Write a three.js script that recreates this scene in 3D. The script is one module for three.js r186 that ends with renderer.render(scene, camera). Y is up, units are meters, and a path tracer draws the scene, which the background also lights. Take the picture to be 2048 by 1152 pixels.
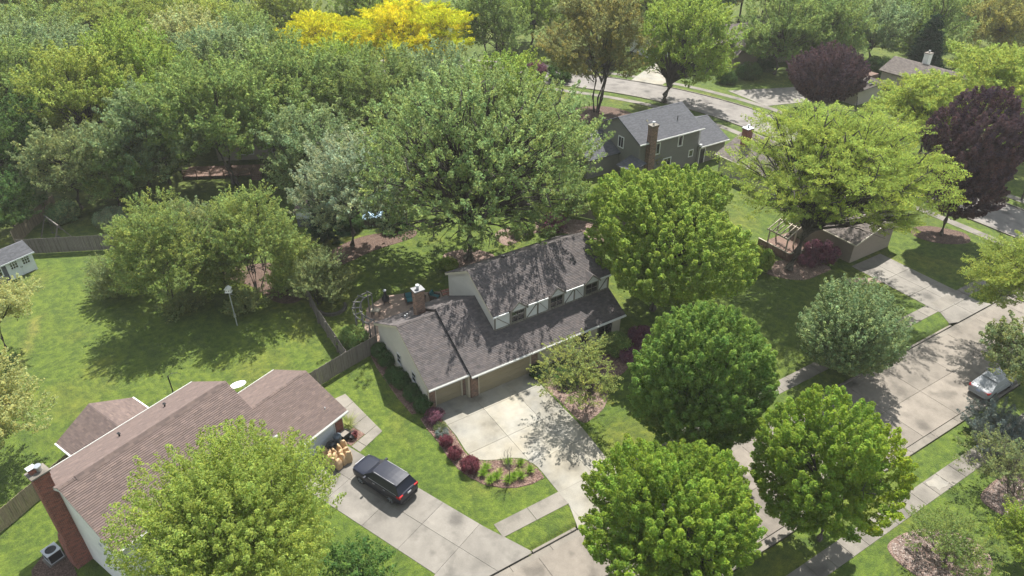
import * as THREE from 'three';
import { mergeGeometries } from 'three/addons/utils/BufferGeometryUtils.js';

// ------------------------------------------------------------------ camera, sky, sun, exposure
const scene = new THREE.Scene();
const camera = new THREE.PerspectiveCamera(43.53, 16 / 9, 0.5, 1500);
camera.position.set(0, 39.6, 0);
camera.rotation.x = THREE.MathUtils.degToRad(-33.376);
const renderer = new THREE.WebGLRenderer({ antialias: true });
renderer.toneMapping = THREE.LinearToneMapping;
renderer.toneMappingExposure = 5.1;
renderer.shadowMap.enabled = true;
const SUN = new THREE.Vector3(0.146, 0.834, -0.532).normalize();
{ // hazy bright spring sky: pale at the horizon, soft blue overhead, a gentle glow around the sun
  const w = 512, h = 256, d = new Float32Array(w * h * 4), v = new THREE.Vector3();
  for (let y = 0; y < h; y++) for (let x = 0; x < w; x++) {
    const el = ((y + 0.5) / h - 0.5) * Math.PI, az = ((x + 0.5) / w - 0.5) * 2 * Math.PI; v.set(Math.cos(el) * Math.cos(az), Math.sin(el), Math.cos(el) * Math.sin(az));
    const t = Math.pow(Math.max(0, v.y), 0.45), ang = Math.acos(Math.min(1, v.dot(SUN))), glow = 0.28 * Math.exp(-ang / 0.22) + 0.06 * Math.exp(-ang / 0.7), k = 1.0;
    const c = [0.235 - 0.125 * t, 0.245 - 0.110 * t, 0.255 - 0.085 * t]; for (let e = 0; e < 3; e++) d[(y * w + x) * 4 + e] = k * (c[e] + glow * [1, 0.97, 0.92][e]); d[(y * w + x) * 4 + 3] = 1;
  }
  const t = new THREE.DataTexture(d, w, h, THREE.RGBAFormat, THREE.FloatType); t.mapping = THREE.EquirectangularReflectionMapping; t.magFilter = t.minFilter = THREE.LinearFilter; t.colorSpace = THREE.LinearSRGBColorSpace; t.needsUpdate = true;
  scene.background = t; scene.environment = t;
}
scene.fog = new THREE.FogExp2(new THREE.Color(0.90, 0.88, 0.83), 0.00024);
const sun = new THREE.DirectionalLight(new THREE.Color(1.0, 0.965, 0.91), 2.25);
sun.position.copy(SUN).multiplyScalar(260).add(new THREE.Vector3(0, 0, -75));
sun.target.position.set(0, 0, -75);
sun.castShadow = true;
sun.shadow.mapSize.set(4096, 4096);
Object.assign(sun.shadow.camera, { left: -130, right: 130, top: 110, bottom: -110, near: 10, far: 600 });
scene.add(sun, sun.target);

// ------------------------------------------------------------------ small helpers
const V = (x, y, z) => new THREE.Vector3(x, y, z);
const R = d => d * Math.PI / 180;
function rng(seed) { let a = (seed * 2654435761) >>> 0 || 1; return () => { a = (a + 0x6D2B79F5) | 0; let t = Math.imul(a ^ (a >>> 15), 1 | a); t = (t + Math.imul(t ^ (t >>> 7), 61 | t)) ^ t; return ((t ^ (t >>> 14)) >>> 0) / 4294967296; }; }
const hash2 = (x, y, s = 0) => { let h = Math.imul(x | 0, 374761393) + Math.imul(y | 0, 668265263) + Math.imul(s | 0, 974634541); h = Math.imul(h ^ (h >>> 13), 1274126177); return ((h ^ (h >>> 16)) >>> 0) / 4294967296; };
function vnoise(x, y, s = 0, per = 0) { // value noise, tileable when per is set
  const xi = Math.floor(x), yi = Math.floor(y), fx = x - xi, fy = y - yi, m = v => per ? ((v % per) + per) % per : v;
  const u = fx * fx * (3 - 2 * fx), v = fy * fy * (3 - 2 * fy);
  const a = hash2(m(xi), m(yi), s), b = hash2(m(xi + 1), m(yi), s), c = hash2(m(xi), m(yi + 1), s), d = hash2(m(xi + 1), m(yi + 1), s);
  return a + (b - a) * u + (c - a) * v + (a - b - c + d) * u * v;
}
function fbm(x, y, o = 4, s = 0, per = 0) { let t = 0, a = 0.5, n = 0; for (let i = 0; i < o; i++) { t += a * vnoise(x, y, s + i, per); n += a; x *= 2; y *= 2; if (per) per *= 2; a *= 0.5; } return t / n; }
const clamp = (v, a = 0, b = 1) => Math.min(b, Math.max(a, v));
const mix = (a, b, t) => a + (b - a) * t;
const mix3 = (a, b, t) => [mix(a[0], b[0], t), mix(a[1], b[1], t), mix(a[2], b[2], t)];
const toS = c => c <= 0.0031308 ? 12.92 * c : 1.055 * Math.pow(c, 1 / 2.4) - 0.055;
function tex(n, metres, fn, colour = true) { // fn(u, v in 0..1) gives linear rgb or a height; tiles over `metres`
  const d = new Uint8Array(n * n * 4);
  for (let y = 0; y < n; y++) for (let x = 0; x < n; x++) {
    let c = fn(x / n, y / n); if (!Array.isArray(c)) c = [c, c, c];
    const i = (y * n + x) * 4;
    for (let k = 0; k < 3; k++) d[i + k] = Math.round(255 * clamp(colour ? toS(clamp(c[k])) : c[k]));
    d[i + 3] = 255;
  }
  const t = new THREE.DataTexture(d, n, n, THREE.RGBAFormat);
  t.wrapS = t.wrapT = THREE.RepeatWrapping; t.magFilter = THREE.LinearFilter; t.minFilter = THREE.LinearMipmapLinearFilter; t.generateMipmaps = true;
  if (colour) t.colorSpace = THREE.SRGBColorSpace;
  const m = Array.isArray(metres) ? metres : [metres, metres];
  t.repeat.set(1 / m[0], 1 / m[1]); t.needsUpdate = true; return t;
}
const lin = (r, g, b) => new THREE.Color().setRGB(r, g, b);
const mat = (c, o = {}) => new THREE.MeshStandardMaterial({ color: lin(...c), roughness: 0.85, ...o });

const names = {};
function numbered(n) { const k = names[n] = (names[n] ?? -1) + 1; return k ? n + '_' + String(k).padStart(3, '0') : n; }
function shade(o) { o.castShadow = o.receiveShadow = true; return o; }
function thing(name, label, category, [x, y, z] = [0, 0, 0], turn = 0, group) {
  const o = new THREE.Group(); o.name = numbered(name); o.position.set(x, y, z); o.rotation.y = turn;
  o.userData = { label, category }; if (group) o.userData.group = group; scene.add(o); return o;
}
function part(name, geo, m, parent, label) {
  const g = Array.isArray(geo) ? mergeAll(geo) : geo;
  const o = shade(new THREE.Mesh(g, m)); o.name = name; if (label) o.userData.label = label; parent.add(o); return o;
}
function single(name, geo, m, label, category, group) { const o = part(numbered(name), geo, m, scene); o.userData = { label, category }; if (group) o.userData.group = group; return o; }
function struct(name, geo, m, label) { const o = part(numbered(name), geo, m, scene); o.userData = { kind: 'structure', label: label || name.replace(/_/g, ' ') }; return o; }
function mergeAll(list) {
  const l = list.map(g => { const q = g.index ? g.toNonIndexed() : g; for (const k of Object.keys(q.attributes)) if (!['position', 'normal', 'uv'].includes(k)) q.deleteAttribute(k); return q; });
  return l.length === 1 ? l[0] : mergeGeometries(l);
}
function metric(g) { // uv in metres by the dominant axis of each face
  g = g.index ? g.toNonIndexed() : g; const p = g.attributes.position, n = p.count, uv = new Float32Array(n * 2), a = V(), b = V(), c = V();
  for (let i = 0; i < n; i += 3) {
    a.fromBufferAttribute(p, i); b.fromBufferAttribute(p, i + 1); c.fromBufferAttribute(p, i + 2);
    const nn = b.clone().sub(a).cross(c.clone().sub(a)), ax = Math.abs(nn.x), ay = Math.abs(nn.y), az = Math.abs(nn.z);
    [a, b, c].forEach((q, k) => { const t = ay >= ax && ay >= az ? [q.x, q.z] : ax >= az ? [q.z, q.y] : [q.x, q.y]; uv[(i + k) * 2] = t[0]; uv[(i + k) * 2 + 1] = t[1]; });
  }
  g.setAttribute('uv', new THREE.BufferAttribute(uv, 2)); return g;
}
const box = (w, h, d, x = 0, y = 0, z = 0) => { const g = new THREE.BoxGeometry(w, h, d); g.translate(x, y, z); return metric(g); };
const span = (x0, x1, y0, y1, z0, z1) => box(Math.abs(x1 - x0), Math.abs(y1 - y0), Math.abs(z1 - z0), (x0 + x1) / 2, (y0 + y1) / 2, (z0 + z1) / 2);
function bar(a, b, w, h) { // a square bar from a to b
  const d = b.clone().sub(a), L = d.length(), g = new THREE.BoxGeometry(w, h, L);
  const m = new THREE.Matrix4().lookAt(b, a, Math.abs(d.y) > L * 0.98 ? V(1, 0, 0) : V(0, 1, 0)); m.setPosition(a.clone().add(b).multiplyScalar(0.5)); g.applyMatrix4(m); return metric(g);
}
const cyl = (r0, r1, h, x, y, z, n = 12) => { const g = new THREE.CylinderGeometry(r1, r0, h, n); g.translate(x, y + h / 2, z); return g.toNonIndexed(); };
function prism(pts, z0, z1) { // polygon in x,y pushed along z
  const g = new THREE.ExtrudeGeometry(new THREE.Shape(pts.map(p => new THREE.Vector2(...p))), { depth: z1 - z0, bevelEnabled: false }); g.translate(0, 0, z0); return metric(g);
}
function prismX(pts, x0, x1) { // polygon given as (z,y) pushed along x
  const g = new THREE.ExtrudeGeometry(new THREE.Shape(pts.map(p => new THREE.Vector2(-p[0], p[1]))), { depth: x1 - x0, bevelEnabled: false });
  g.rotateY(Math.PI / 2); g.translate(x0, 0, 0); return metric(g);
}
function tube(pts, radii, n = 6) { // tapered limb along points
  const pos = [], uv = [], rings = []; let up = V(0.31, 0.2, 0.93);
  for (let i = 0; i < pts.length; i++) {
    const t = (pts[Math.min(i + 1, pts.length - 1)].clone().sub(pts[Math.max(i - 1, 0)])).normalize();
    const u = t.clone().cross(up).normalize(), w = t.clone().cross(u).normalize(); up = u.clone().cross(t).negate().normalize(); if (Math.abs(up.dot(t)) > 0.9) up = V(1, 0, 0);
    rings.push(Array.from({ length: n }, (_, k) => { const a = k / n * Math.PI * 2; return pts[i].clone().addScaledVector(u, Math.cos(a) * radii[i]).addScaledVector(w, Math.sin(a) * radii[i]); }));
  }
  let len = 0;
  for (let i = 0; i + 1 < rings.length; i++) {
    const l2 = len + pts[i].distanceTo(pts[i + 1]);
    for (let k = 0; k < n; k++) {
      const a = rings[i][k], b = rings[i][(k + 1) % n], c = rings[i + 1][k], d = rings[i + 1][(k + 1) % n];
      for (const q of [a, c, b, b, c, d]) pos.push(q.x, q.y, q.z);
      uv.push(k / n, len, k / n, l2, (k + 1) / n, len, (k + 1) / n, len, k / n, l2, (k + 1) / n, l2);
    }
    len = l2;
  }
  const g = new THREE.BufferGeometry(); g.setAttribute('position', new THREE.Float32BufferAttribute(pos, 3)); g.setAttribute('uv', new THREE.Float32BufferAttribute(uv, 2));
  g.computeVertexNormals(); return g;
}
// ground polygons: points are [x, z]; a slab has chamfered edges and uv in world metres
function slab(poly, y0, y1, bev = 0.012) {
  const sh = new THREE.Shape(poly.map(p => new THREE.Vector2(p[0], -p[1])));
  const g = new THREE.ExtrudeGeometry(sh, { depth: Math.max(0.001, y1 - y0 - bev), bevelEnabled: bev > 0, bevelThickness: bev, bevelSize: bev, bevelOffset: -bev, bevelSegments: 1 });
  g.rotateX(-Math.PI / 2); g.translate(0, y0, 0);
  return metric(g);
}
function clipHalf(poly, nx, nz, d) { // keep nx*x + nz*z <= d
  const out = []; const f = p => nx * p[0] + nz * p[1] - d;
  for (let i = 0; i < poly.length; i++) { const a = poly[i], b = poly[(i + 1) % poly.length], fa = f(a), fb = f(b); if (fa <= 0) out.push(a); if (fa * fb < 0) { const t = fa / (fa - fb); out.push([mix(a[0], b[0], t), mix(a[1], b[1], t)]); } }
  return out;
}
const areaOf = p => Math.abs(p.reduce((s, a, i) => { const b = p[(i + 1) % p.length]; return s + a[0] * b[1] - b[0] * a[1]; }, 0)) / 2;
function paving(name, label, poly, dirDeg, lines1, lines2, mats, y1 = 0.03, origin = [0, 0], seed = 1, gap = 0.012) { // a paved area cut into slabs along two sets of joints
  const o = new THREE.Group(); o.name = numbered(name); o.userData = { kind: 'structure', label }; scene.add(o);
  const a = R(dirDeg), s = [Math.sin(a), -Math.cos(a)], t = [Math.cos(a), Math.sin(a)], rnd = rng(seed);
  const os = s[0] * origin[0] + s[1] * origin[1], ot = t[0] * origin[0] + t[1] * origin[1];
  for (let i = 0; i + 1 < lines1.length; i++) for (let j = 0; j + 1 < lines2.length; j++) {
    let p = clipHalf(poly, s[0], s[1], os + lines1[i + 1] - gap); p = clipHalf(p, -s[0], -s[1], -(os + lines1[i] + gap));
    p = clipHalf(p, t[0], t[1], ot + lines2[j + 1] - gap); p = clipHalf(p, -t[0], -t[1], -(ot + lines2[j] + gap));
    if (p.length > 2 && areaOf(p) > 0.12) part('slab', slab(p, -0.06, y1 + (rnd() - 0.5) * 0.006), mats[Math.floor(rnd() * mats.length)], o);
  }
  return o;
}
const seq = (a, b, d) => { const r = []; for (let v = a; v < b + 1e-6; v += d) r.push(v); return r; };
// street frame: s runs along the street, t across it towards the camera
const AZ = 58.08, SO = [1.29, -29.39], sS = [Math.sin(R(AZ)), -Math.cos(R(AZ))], sT = [Math.cos(R(AZ)), Math.sin(R(AZ))];
const ST = (s, t) => [SO[0] + s * sS[0] + t * sT[0], SO[1] + s * sS[1] + t * sT[1]];
// ------------------------------------------------------------------ materials
const TX = {};
TX.grass = tex(1024, 5.2, (u, v) => {
  const a = fbm(u * 90, v * 90, 3, 1, 90), b = fbm(u * 14, v * 14, 3, 7, 14), c = vnoise(u * 380, v * 380, 3, 380), e = vnoise(u * 40 + 3 * b, v * 220, 5, 0);
  let k = 0.42 + 0.68 * a + 0.5 * (b - 0.5) + 0.42 * (c - 0.5);
  let col = mix3([0.060, 0.102, 0.006], [0.096, 0.131, 0.010], clamp(b * 1.6 - 0.3)); k *= 0.94 + 0.12 * e;
  if (c > 0.93 && a > 0.5) col = [0.24, 0.22, 0.09];
  return col.map(x => x * k);
});
TX.grassB = tex(512, 5.2, (u, v) => 0.5 * vnoise(u * 190, v * 190, 3, 190) + 0.5 * fbm(u * 60, v * 60, 3, 1, 60), false);
const stain = (u, v, s) => { const a = fbm(u * 5, v * 5, 4, s, 5), b = fbm(u * 22, v * 22, 3, s + 9, 22), c = vnoise(u * 240, v * 240, s + 3, 240); return 0.80 + 0.42 * (a - 0.5) + 0.2 * (b - 0.5) + 0.13 * (c - 0.5) - 0.25 * clamp((0.36 - a) * 4) * (0.5 + b); };
TX.conc = tex(1024, 7.3, (u, v) => { const k = stain(u, v, 11); const w = fbm(u * 4, v * 4, 3, 31, 4); return mix3([0.90, 0.84, 0.72], [0.82, 0.82, 0.80], clamp(w * 1.8 - 0.4)).map(x => x * k); });
TX.conc2 = tex(1024, 8.9, (u, v) => { let k = stain(u, v, 57) * 0.97; const a = fbm(u * 7, v * 7, 4, 77, 7), d = vnoise(u * 300, v * 300, 5, 300); k *= 1 - 0.34 * clamp((a - 0.55) * 5); if (d > 0.95) k *= 0.68; return [0.86 * k, 0.82 * k, 0.775 * k]; });
TX.concB = tex(512, 3.1, (u, v) => 0.6 * vnoise(u * 200, v * 200, 3, 200) + 0.4 * fbm(u * 24, v * 24, 3, 8, 24), false);
function shingleTex(base, spread, warm, seed) { // 20 courses by 9 tabs over 2.8 x 2.8 m
  return tex(1024, 2.8, (u, v) => {
    const row = Math.floor(v * 20), off = hash2(row, 3, seed), tab = Math.floor((u + off) * 9) % 9, fy = v * 20 - row, fx = ((u + off) * 9) % 1;
    const h = hash2(tab, row, seed), g = vnoise(u * 330, v * 330, seed, 330), l = fbm(u * 6, v * 6, 3, seed + 4, 6);
    let k = 1 + spread * (h - 0.5) + 0.28 * (g - 0.5) + 0.16 * (l - 0.5);
    if (fx < 0.04) k *= 0.8;
    const c = mix3(base, warm, clamp(hash2(tab + 5, row, seed + 1) * 1.1 - 0.3)); return c.map(x => x * k);
  });
}
TX.roofA = shingleTex([0.075, 0.066, 0.065], 0.42, [0.104, 0.086, 0.079], 5);
TX.roofB = shingleTex([0.108, 0.078, 0.069], 0.3, [0.140, 0.100, 0.084], 15);
TX.roofC = shingleTex([0.078, 0.080, 0.088], 0.35, [0.092, 0.093, 0.099], 25);
TX.roofD = shingleTex([0.135, 0.115, 0.102], 0.45, [0.16, 0.134, 0.114], 35);
TX.grit = tex(256, 0.7, (u, v) => vnoise(u * 128, v * 128, 3, 128), false);
function brickTex(a, b, mortar, seed) { // 8 courses of 4 bricks over 0.86 x 0.6 m, too small to build one by one
  return tex(512, [1.72, 1.2], (u, v) => {
    const row = Math.floor(v * 16), uu = u * 8 + (row % 2) * 0.5, col = Math.floor(uu) % 8, fx = uu % 1, fy = (v * 16) % 1;
    const g = vnoise(u * 160, v * 160, seed, 160);
    if (fx < 0.055 || fy < 0.14) return mortar.map(x => x * (0.85 + 0.3 * g));
    const h = hash2(col, row, seed), k = 0.62 + 0.62 * hash2(col + 40, row, seed) + 0.3 * (g - 0.5); return mix3(a, b, h).map(x => x * k);
  });
}
TX.brickR = brickTex([0.26, 0.070, 0.042], [0.16, 0.052, 0.040], [0.24, 0.19, 0.16], 4);
TX.brickT = brickTex([0.23, 0.125, 0.080], [0.12, 0.072, 0.052], [0.30, 0.25, 0.20], 14);
TX.brickB = tex(512, [1.72, 1.2], (u, v) => { const row = Math.floor(v * 16), fx = (u * 8 + (row % 2) * 0.5) % 1, fy = (v * 16) % 1; return fx < 0.055 || fy < 0.14 ? 0 : 0.8 + 0.2 * vnoise(u * 90, v * 90, 2, 90); }, false);
TX.siding = tex(256, [1.6, 1.6], (u, v) => { const f = (v * 8) % 1; return 1 - f * 0.85; }, false);
TX.wallDirt = tex(512, 4.7, (u, v) => { const k = 0.93 + 0.16 * (fbm(u * 5, v * 9, 4, 3, 0) - 0.5) + 0.07 * (vnoise(u * 128, v * 128, 4, 128) - 0.5); return [k * 0.99, k * 0.985, k * 0.97]; });
TX.bark = tex(512, [1, 1.3], (u, v) => { const r = fbm(u * 22, v * 5, 4, 9, 0), c = fbm(u * 6, v * 3, 3, 20, 0); return mix3([0.035, 0.029, 0.023], [0.125, 0.108, 0.088], clamp(r * 1.6 - 0.3)).map(x => x * (0.75 + 0.5 * c)); });
TX.barkB = tex(256, [1, 1.3], (u, v) => fbm(u * 22, v * 5, 4, 9, 0), false);
TX.mulch = tex(1024, 2.9, (u, v) => {
  const w = fbm(u * 16, v * 16, 2, 60, 16) * 6, a = vnoise(u * 130 + w, v * 46, 5, 0), b = vnoise(u * 46, v * 130 + w, 6, 0), c = fbm(u * 7, v * 7, 3, 8, 7), k = 0.45 + 0.9 * Math.max(a, b) * (0.6 + 0.5 * c);
  return mix3([0.088, 0.046, 0.036], [0.215, 0.150, 0.118], clamp(a * b * 1.9)).map(x => x * k);
});
TX.mulchB = tex(512, 2.9, (u, v) => { const w = fbm(u * 16, v * 16, 2, 60, 16) * 6; return Math.max(vnoise(u * 130 + w, v * 46, 5, 0), vnoise(u * 46, v * 130 + w, 6, 0)); }, false);
TX.wood = tex(512, [1.45, 2.1], (u, v) => { const g = fbm(u * 70, v * 3, 4, 3, 0), b = hash2(Math.floor(u * 10), 4, 9), c = fbm(u * 10, v * 6, 3, 13, 0), k = 0.55 + 0.6 * g + 0.5 * (b - 0.5) + 0.4 * (c - 0.5); return [k, k * 0.985, k * 0.96]; });
TX.paper = tex(256, 0.9, (u, v) => { const k = 0.8 + 0.4 * (fbm(u * 9, v * 9, 4, 3, 9) - 0.5); return [k, k * 0.99, k * 0.97]; });
TX.leafM = tex(128, 1, (u, v) => 0.6 + 0.4 * vnoise(u * 32, v * 32, 3, 32), false);
TX.speck = tex(256, 2.3, (u, v) => { const k = 0.86 + 0.28 * (fbm(u * 20, v * 20, 3, 3, 20) - 0.5); return [k, k, k]; });

const M = {};
M.grass = new THREE.MeshStandardMaterial({ map: TX.grass, bumpMap: TX.grassB, bumpScale: 0.05, roughness: 1, vertexColors: true });
const concSet = (c, t) => [1, 0.9, 1.07, 0.96].map(k => new THREE.MeshStandardMaterial({ color: lin(c[0] * k, c[1] * k, c[2] * k), map: t, bumpMap: TX.concB, bumpScale: 0.006, roughness: 0.92 }));
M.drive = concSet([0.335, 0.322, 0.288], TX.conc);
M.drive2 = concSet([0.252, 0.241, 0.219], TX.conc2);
M.walk = concSet([0.235, 0.222, 0.196], TX.conc2);
M.road = concSet([0.252, 0.229, 0.198], TX.conc2);
M.roadFar = concSet([0.235, 0.224, 0.212], TX.conc2)[0];
M.patch = new THREE.MeshStandardMaterial({ color: lin(0.30, 0.285, 0.26), map: TX.conc, roughness: 0.95 });
M.kerb = new THREE.MeshStandardMaterial({ color: lin(0.24, 0.223, 0.195), map: TX.conc2, roughness: 0.95 });
M.tar = mat([0.10, 0.098, 0.092], { roughness: 0.9, map: TX.speck });
M.crack = mat([0.11, 0.10, 0.088], { roughness: 1 });
M.soil = mat([0.62, 0.60, 0.56], { map: TX.mulch, bumpMap: TX.mulchB, bumpScale: 0.03, roughness: 1 });
M.mulch = new THREE.MeshStandardMaterial({ color: lin(1.0, 0.93, 0.92), map: TX.mulch, bumpMap: TX.mulchB, bumpScale: 0.035, roughness: 1 });
M.mulchTan = new THREE.MeshStandardMaterial({ color: lin(1.15, 1.22, 1.24), map: TX.mulch, bumpMap: TX.mulchB, bumpScale: 0.035, roughness: 1 });
const roofMat = t => new THREE.MeshStandardMaterial({ map: t, bumpMap: TX.grit, bumpScale: 0.006, roughness: 0.95 });
M.roofA = roofMat(TX.roofA); M.roofB = roofMat(TX.roofB); M.roofC = roofMat(TX.roofC); M.roofD = roofMat(TX.roofD);
M.brickR = new THREE.MeshStandardMaterial({ map: TX.brickR, bumpMap: TX.brickB, bumpScale: 0.012, roughness: 0.95 });
M.brickT = new THREE.MeshStandardMaterial({ map: TX.brickT, bumpMap: TX.brickB, bumpScale: 0.012, roughness: 0.95 });
const sid = (c, b = 0.016) => new THREE.MeshStandardMaterial({ color: lin(...c), map: TX.wallDirt, bumpMap: TX.siding, bumpScale: b, roughness: 0.8 });
M.cream = sid([0.42, 0.405, 0.36]); M.white = sid([0.72, 0.71, 0.68]); M.grey = sid([0.17, 0.167, 0.146]); M.tan = sid([0.34, 0.31, 0.26]); M.taupe = sid([0.27, 0.225, 0.18]);
M.whiteP = mat([0.70, 0.70, 0.67], { roughness: 0.5, map: TX.wallDirt }); M.stucco = mat([0.58, 0.59, 0.58], { map: TX.wallDirt, bumpMap: TX.grit, bumpScale: 0.004 });
M.creamP = mat([0.46, 0.42, 0.32], { roughness: 0.55, map: TX.wallDirt }); M.timber = mat([0.20, 0.185, 0.155], { map: TX.wood }); M.doorTan = mat([0.27, 0.23, 0.15], { roughness: 0.55, map: TX.wallDirt }); M.doorW = mat([0.66, 0.69, 0.72], { roughness: 0.5, map: TX.wallDirt });
M.glass = new THREE.MeshPhysicalMaterial({ color: lin(0.012, 0.014, 0.016), roughness: 0.06, clearcoat: 1, clearcoatRoughness: 0.03 });
M.dark = mat([0.02, 0.02, 0.021], { roughness: 0.7 }); M.darkMetal = mat([0.05, 0.05, 0.052], { roughness: 0.45, metalness: 0.6 }); M.metal = mat([0.55, 0.56, 0.57], { roughness: 0.32, metalness: 0.9 }); M.galvDark = mat([0.16, 0.16, 0.165], { roughness: 0.5, metalness: 0.5 }); M.galv = mat([0.44, 0.45, 0.46], { roughness: 0.5, metalness: 0.4 });
M.fence = new THREE.MeshStandardMaterial({ color: lin(0.158, 0.142, 0.126), map: TX.wood, roughness: 0.95 }); M.fenceTan = new THREE.MeshStandardMaterial({ color: lin(0.27, 0.22, 0.15), map: TX.wood, roughness: 0.95 }); M.deck = new THREE.MeshStandardMaterial({ color: lin(0.15, 0.092, 0.068), map: TX.wood, roughness: 0.9 }); M.pergola = new THREE.MeshStandardMaterial({ color: lin(0.42, 0.37, 0.29), map: TX.wood, roughness: 0.85 }); M.arbor = new THREE.MeshStandardMaterial({ color: lin(0.17, 0.165, 0.16), map: TX.wood, roughness: 0.9 });
M.bark = new THREE.MeshStandardMaterial({ map: TX.bark, bumpMap: TX.barkB, bumpScale: 0.04, roughness: 1 });
M.barkGrey = new THREE.MeshStandardMaterial({ color: lin(1.9, 1.85, 1.8), map: TX.bark, bumpMap: TX.barkB, bumpScale: 0.03, roughness: 1 });
M.paver = mat([0.30, 0.215, 0.165], { map: TX.speck, bumpMap: TX.grit, bumpScale: 0.01 }); M.teal = mat([0.03, 0.13, 0.14], { roughness: 0.9 }); M.wicker = mat([0.085, 0.06, 0.045], { roughness: 0.8, map: TX.wood }); M.paper = mat([0.50, 0.345, 0.195], { map: TX.paper, roughness: 0.95, bumpMap: TX.speck, bumpScale: 0.03 }); M.binBlue = mat([0.09, 0.115, 0.14], { roughness: 0.55 }); M.binDark = mat([0.028, 0.03, 0.034], { roughness: 0.5 }); M.terra = mat([0.32, 0.085, 0.055], { roughness: 0.8 }); M.tarp = mat([0.32, 0.47, 0.62], { roughness: 0.5 }); M.shedGrey = sid([0.10, 0.105, 0.135]); M.shedWhite = sid([0.66, 0.70, 0.74]); M.deadTwig = mat([0.15, 0.125, 0.105], { roughness: 1 });

// ------------------------------------------------------------------ ground, street, pavements
{
  const line = (a, b, n0, extra = []) => { const r = [a]; for (let i = 1; i < n0; i++) r.push(a + (b - a) * i / n0); r.push(b, ...extra); return r; };
  const sl = [-700, -400, -220, ...line(-140, -60, 50), ...line(-59, 70, 190), ...line(72, 170, 70), 260, 420, 700].sort((a, b) => a - b);
  const tl = [-700, -400, ...line(-260, -110, 90), ...line(-109, -0.6, 160), -0.22, -0.2, 7.92, 7.94, ...line(8.4, 40, 50), 70, 140, 300, 700].sort((a, b) => a - b);
  const pos = [], col = [], uv = [], idx = [];
  const seg = (x, z, a, b) => { const dx = b[0] - a[0], dz = b[1] - a[1], t = clamp(((x - a[0]) * dx + (z - a[1]) * dz) / (dx * dx + dz * dz)); return Math.hypot(x - a[0] - t * dx, z - a[1] - t * dz); };
  for (const t of tl) for (const s of sl) {
    const [x, z] = ST(s, t), low = t > -0.21 && t < 7.93 && s < 90;
    pos.push(x, low ? -0.32 : 0, z); uv.push(x + 0.35 * Math.sin(z * 0.9), z + 0.35 * Math.sin(x * 0.8));
    // matter only: mown bands, dry grass, bare earth
    const n = fbm(x * 0.11, z * 0.11, 4, 3), n2 = fbm(x * 0.45, z * 0.45, 3, 8), dry = clamp((fbm(x * 0.23 + 9, z * 0.23, 3, 18) - 0.56) * 5);
    let c = [0.94 + 0.4 * (n - 0.5) + 0.2 * (n2 - 0.5), 0.97 + 0.2 * (n - 0.5) + 0.2 * (n2 - 0.5), 0.95 + 0.4 * (n - 0.5)];
    c = mix3(c, [1.6, 1.16, 1.8], 0.55 * dry);
    const tr = Math.min(seg(x, z, [-44.6, -55], [-42.6, -49.5]), seg(x, z, [-42.6, -49.5], [-41.2, -44])), wob = n2 * 0.5;
    c = mix3(c, [2.7, 1.65, 5.0], clamp(1.15 - (tr + wob) * 1.6) * 0.8);
    let wood = clamp((-z - 78 - 0.2 * Math.max(0, x + 10)) / 6) * clamp((-x - 4) / 10) + clamp((-x - 47) / 4) * clamp((-z - 70) / 3); wood = clamp(wood * (0.4 + 0.9 * n));
    c = mix3(c, [1.0, 0.75, 1.6], 0.4 * clamp(wood));
    col.push(...c);
  }
  const W = sl.length;
  for (let j = 0; j + 1 < tl.length; j++) for (let i = 0; i + 1 < W; i++) { const a = j * W + i; idx.push(a, a + W, a + 1, a + 1, a + W, a + W + 1); }
  const g = new THREE.BufferGeometry(); g.setAttribute('position', new THREE.Float32BufferAttribute(pos, 3)); g.setAttribute('uv', new THREE.Float32BufferAttribute(uv, 2)); g.setAttribute('color', new THREE.Float32BufferAttribute(col, 3)); g.setIndex(idx); g.computeVertexNormals();
  const o = shade(new THREE.Mesh(g, M.grass)); o.name = 'lawn_ground'; o.userData = { kind: 'structure', label: 'mown green lawn covering the neighbourhood ground' }; scene.add(o);
}
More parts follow.
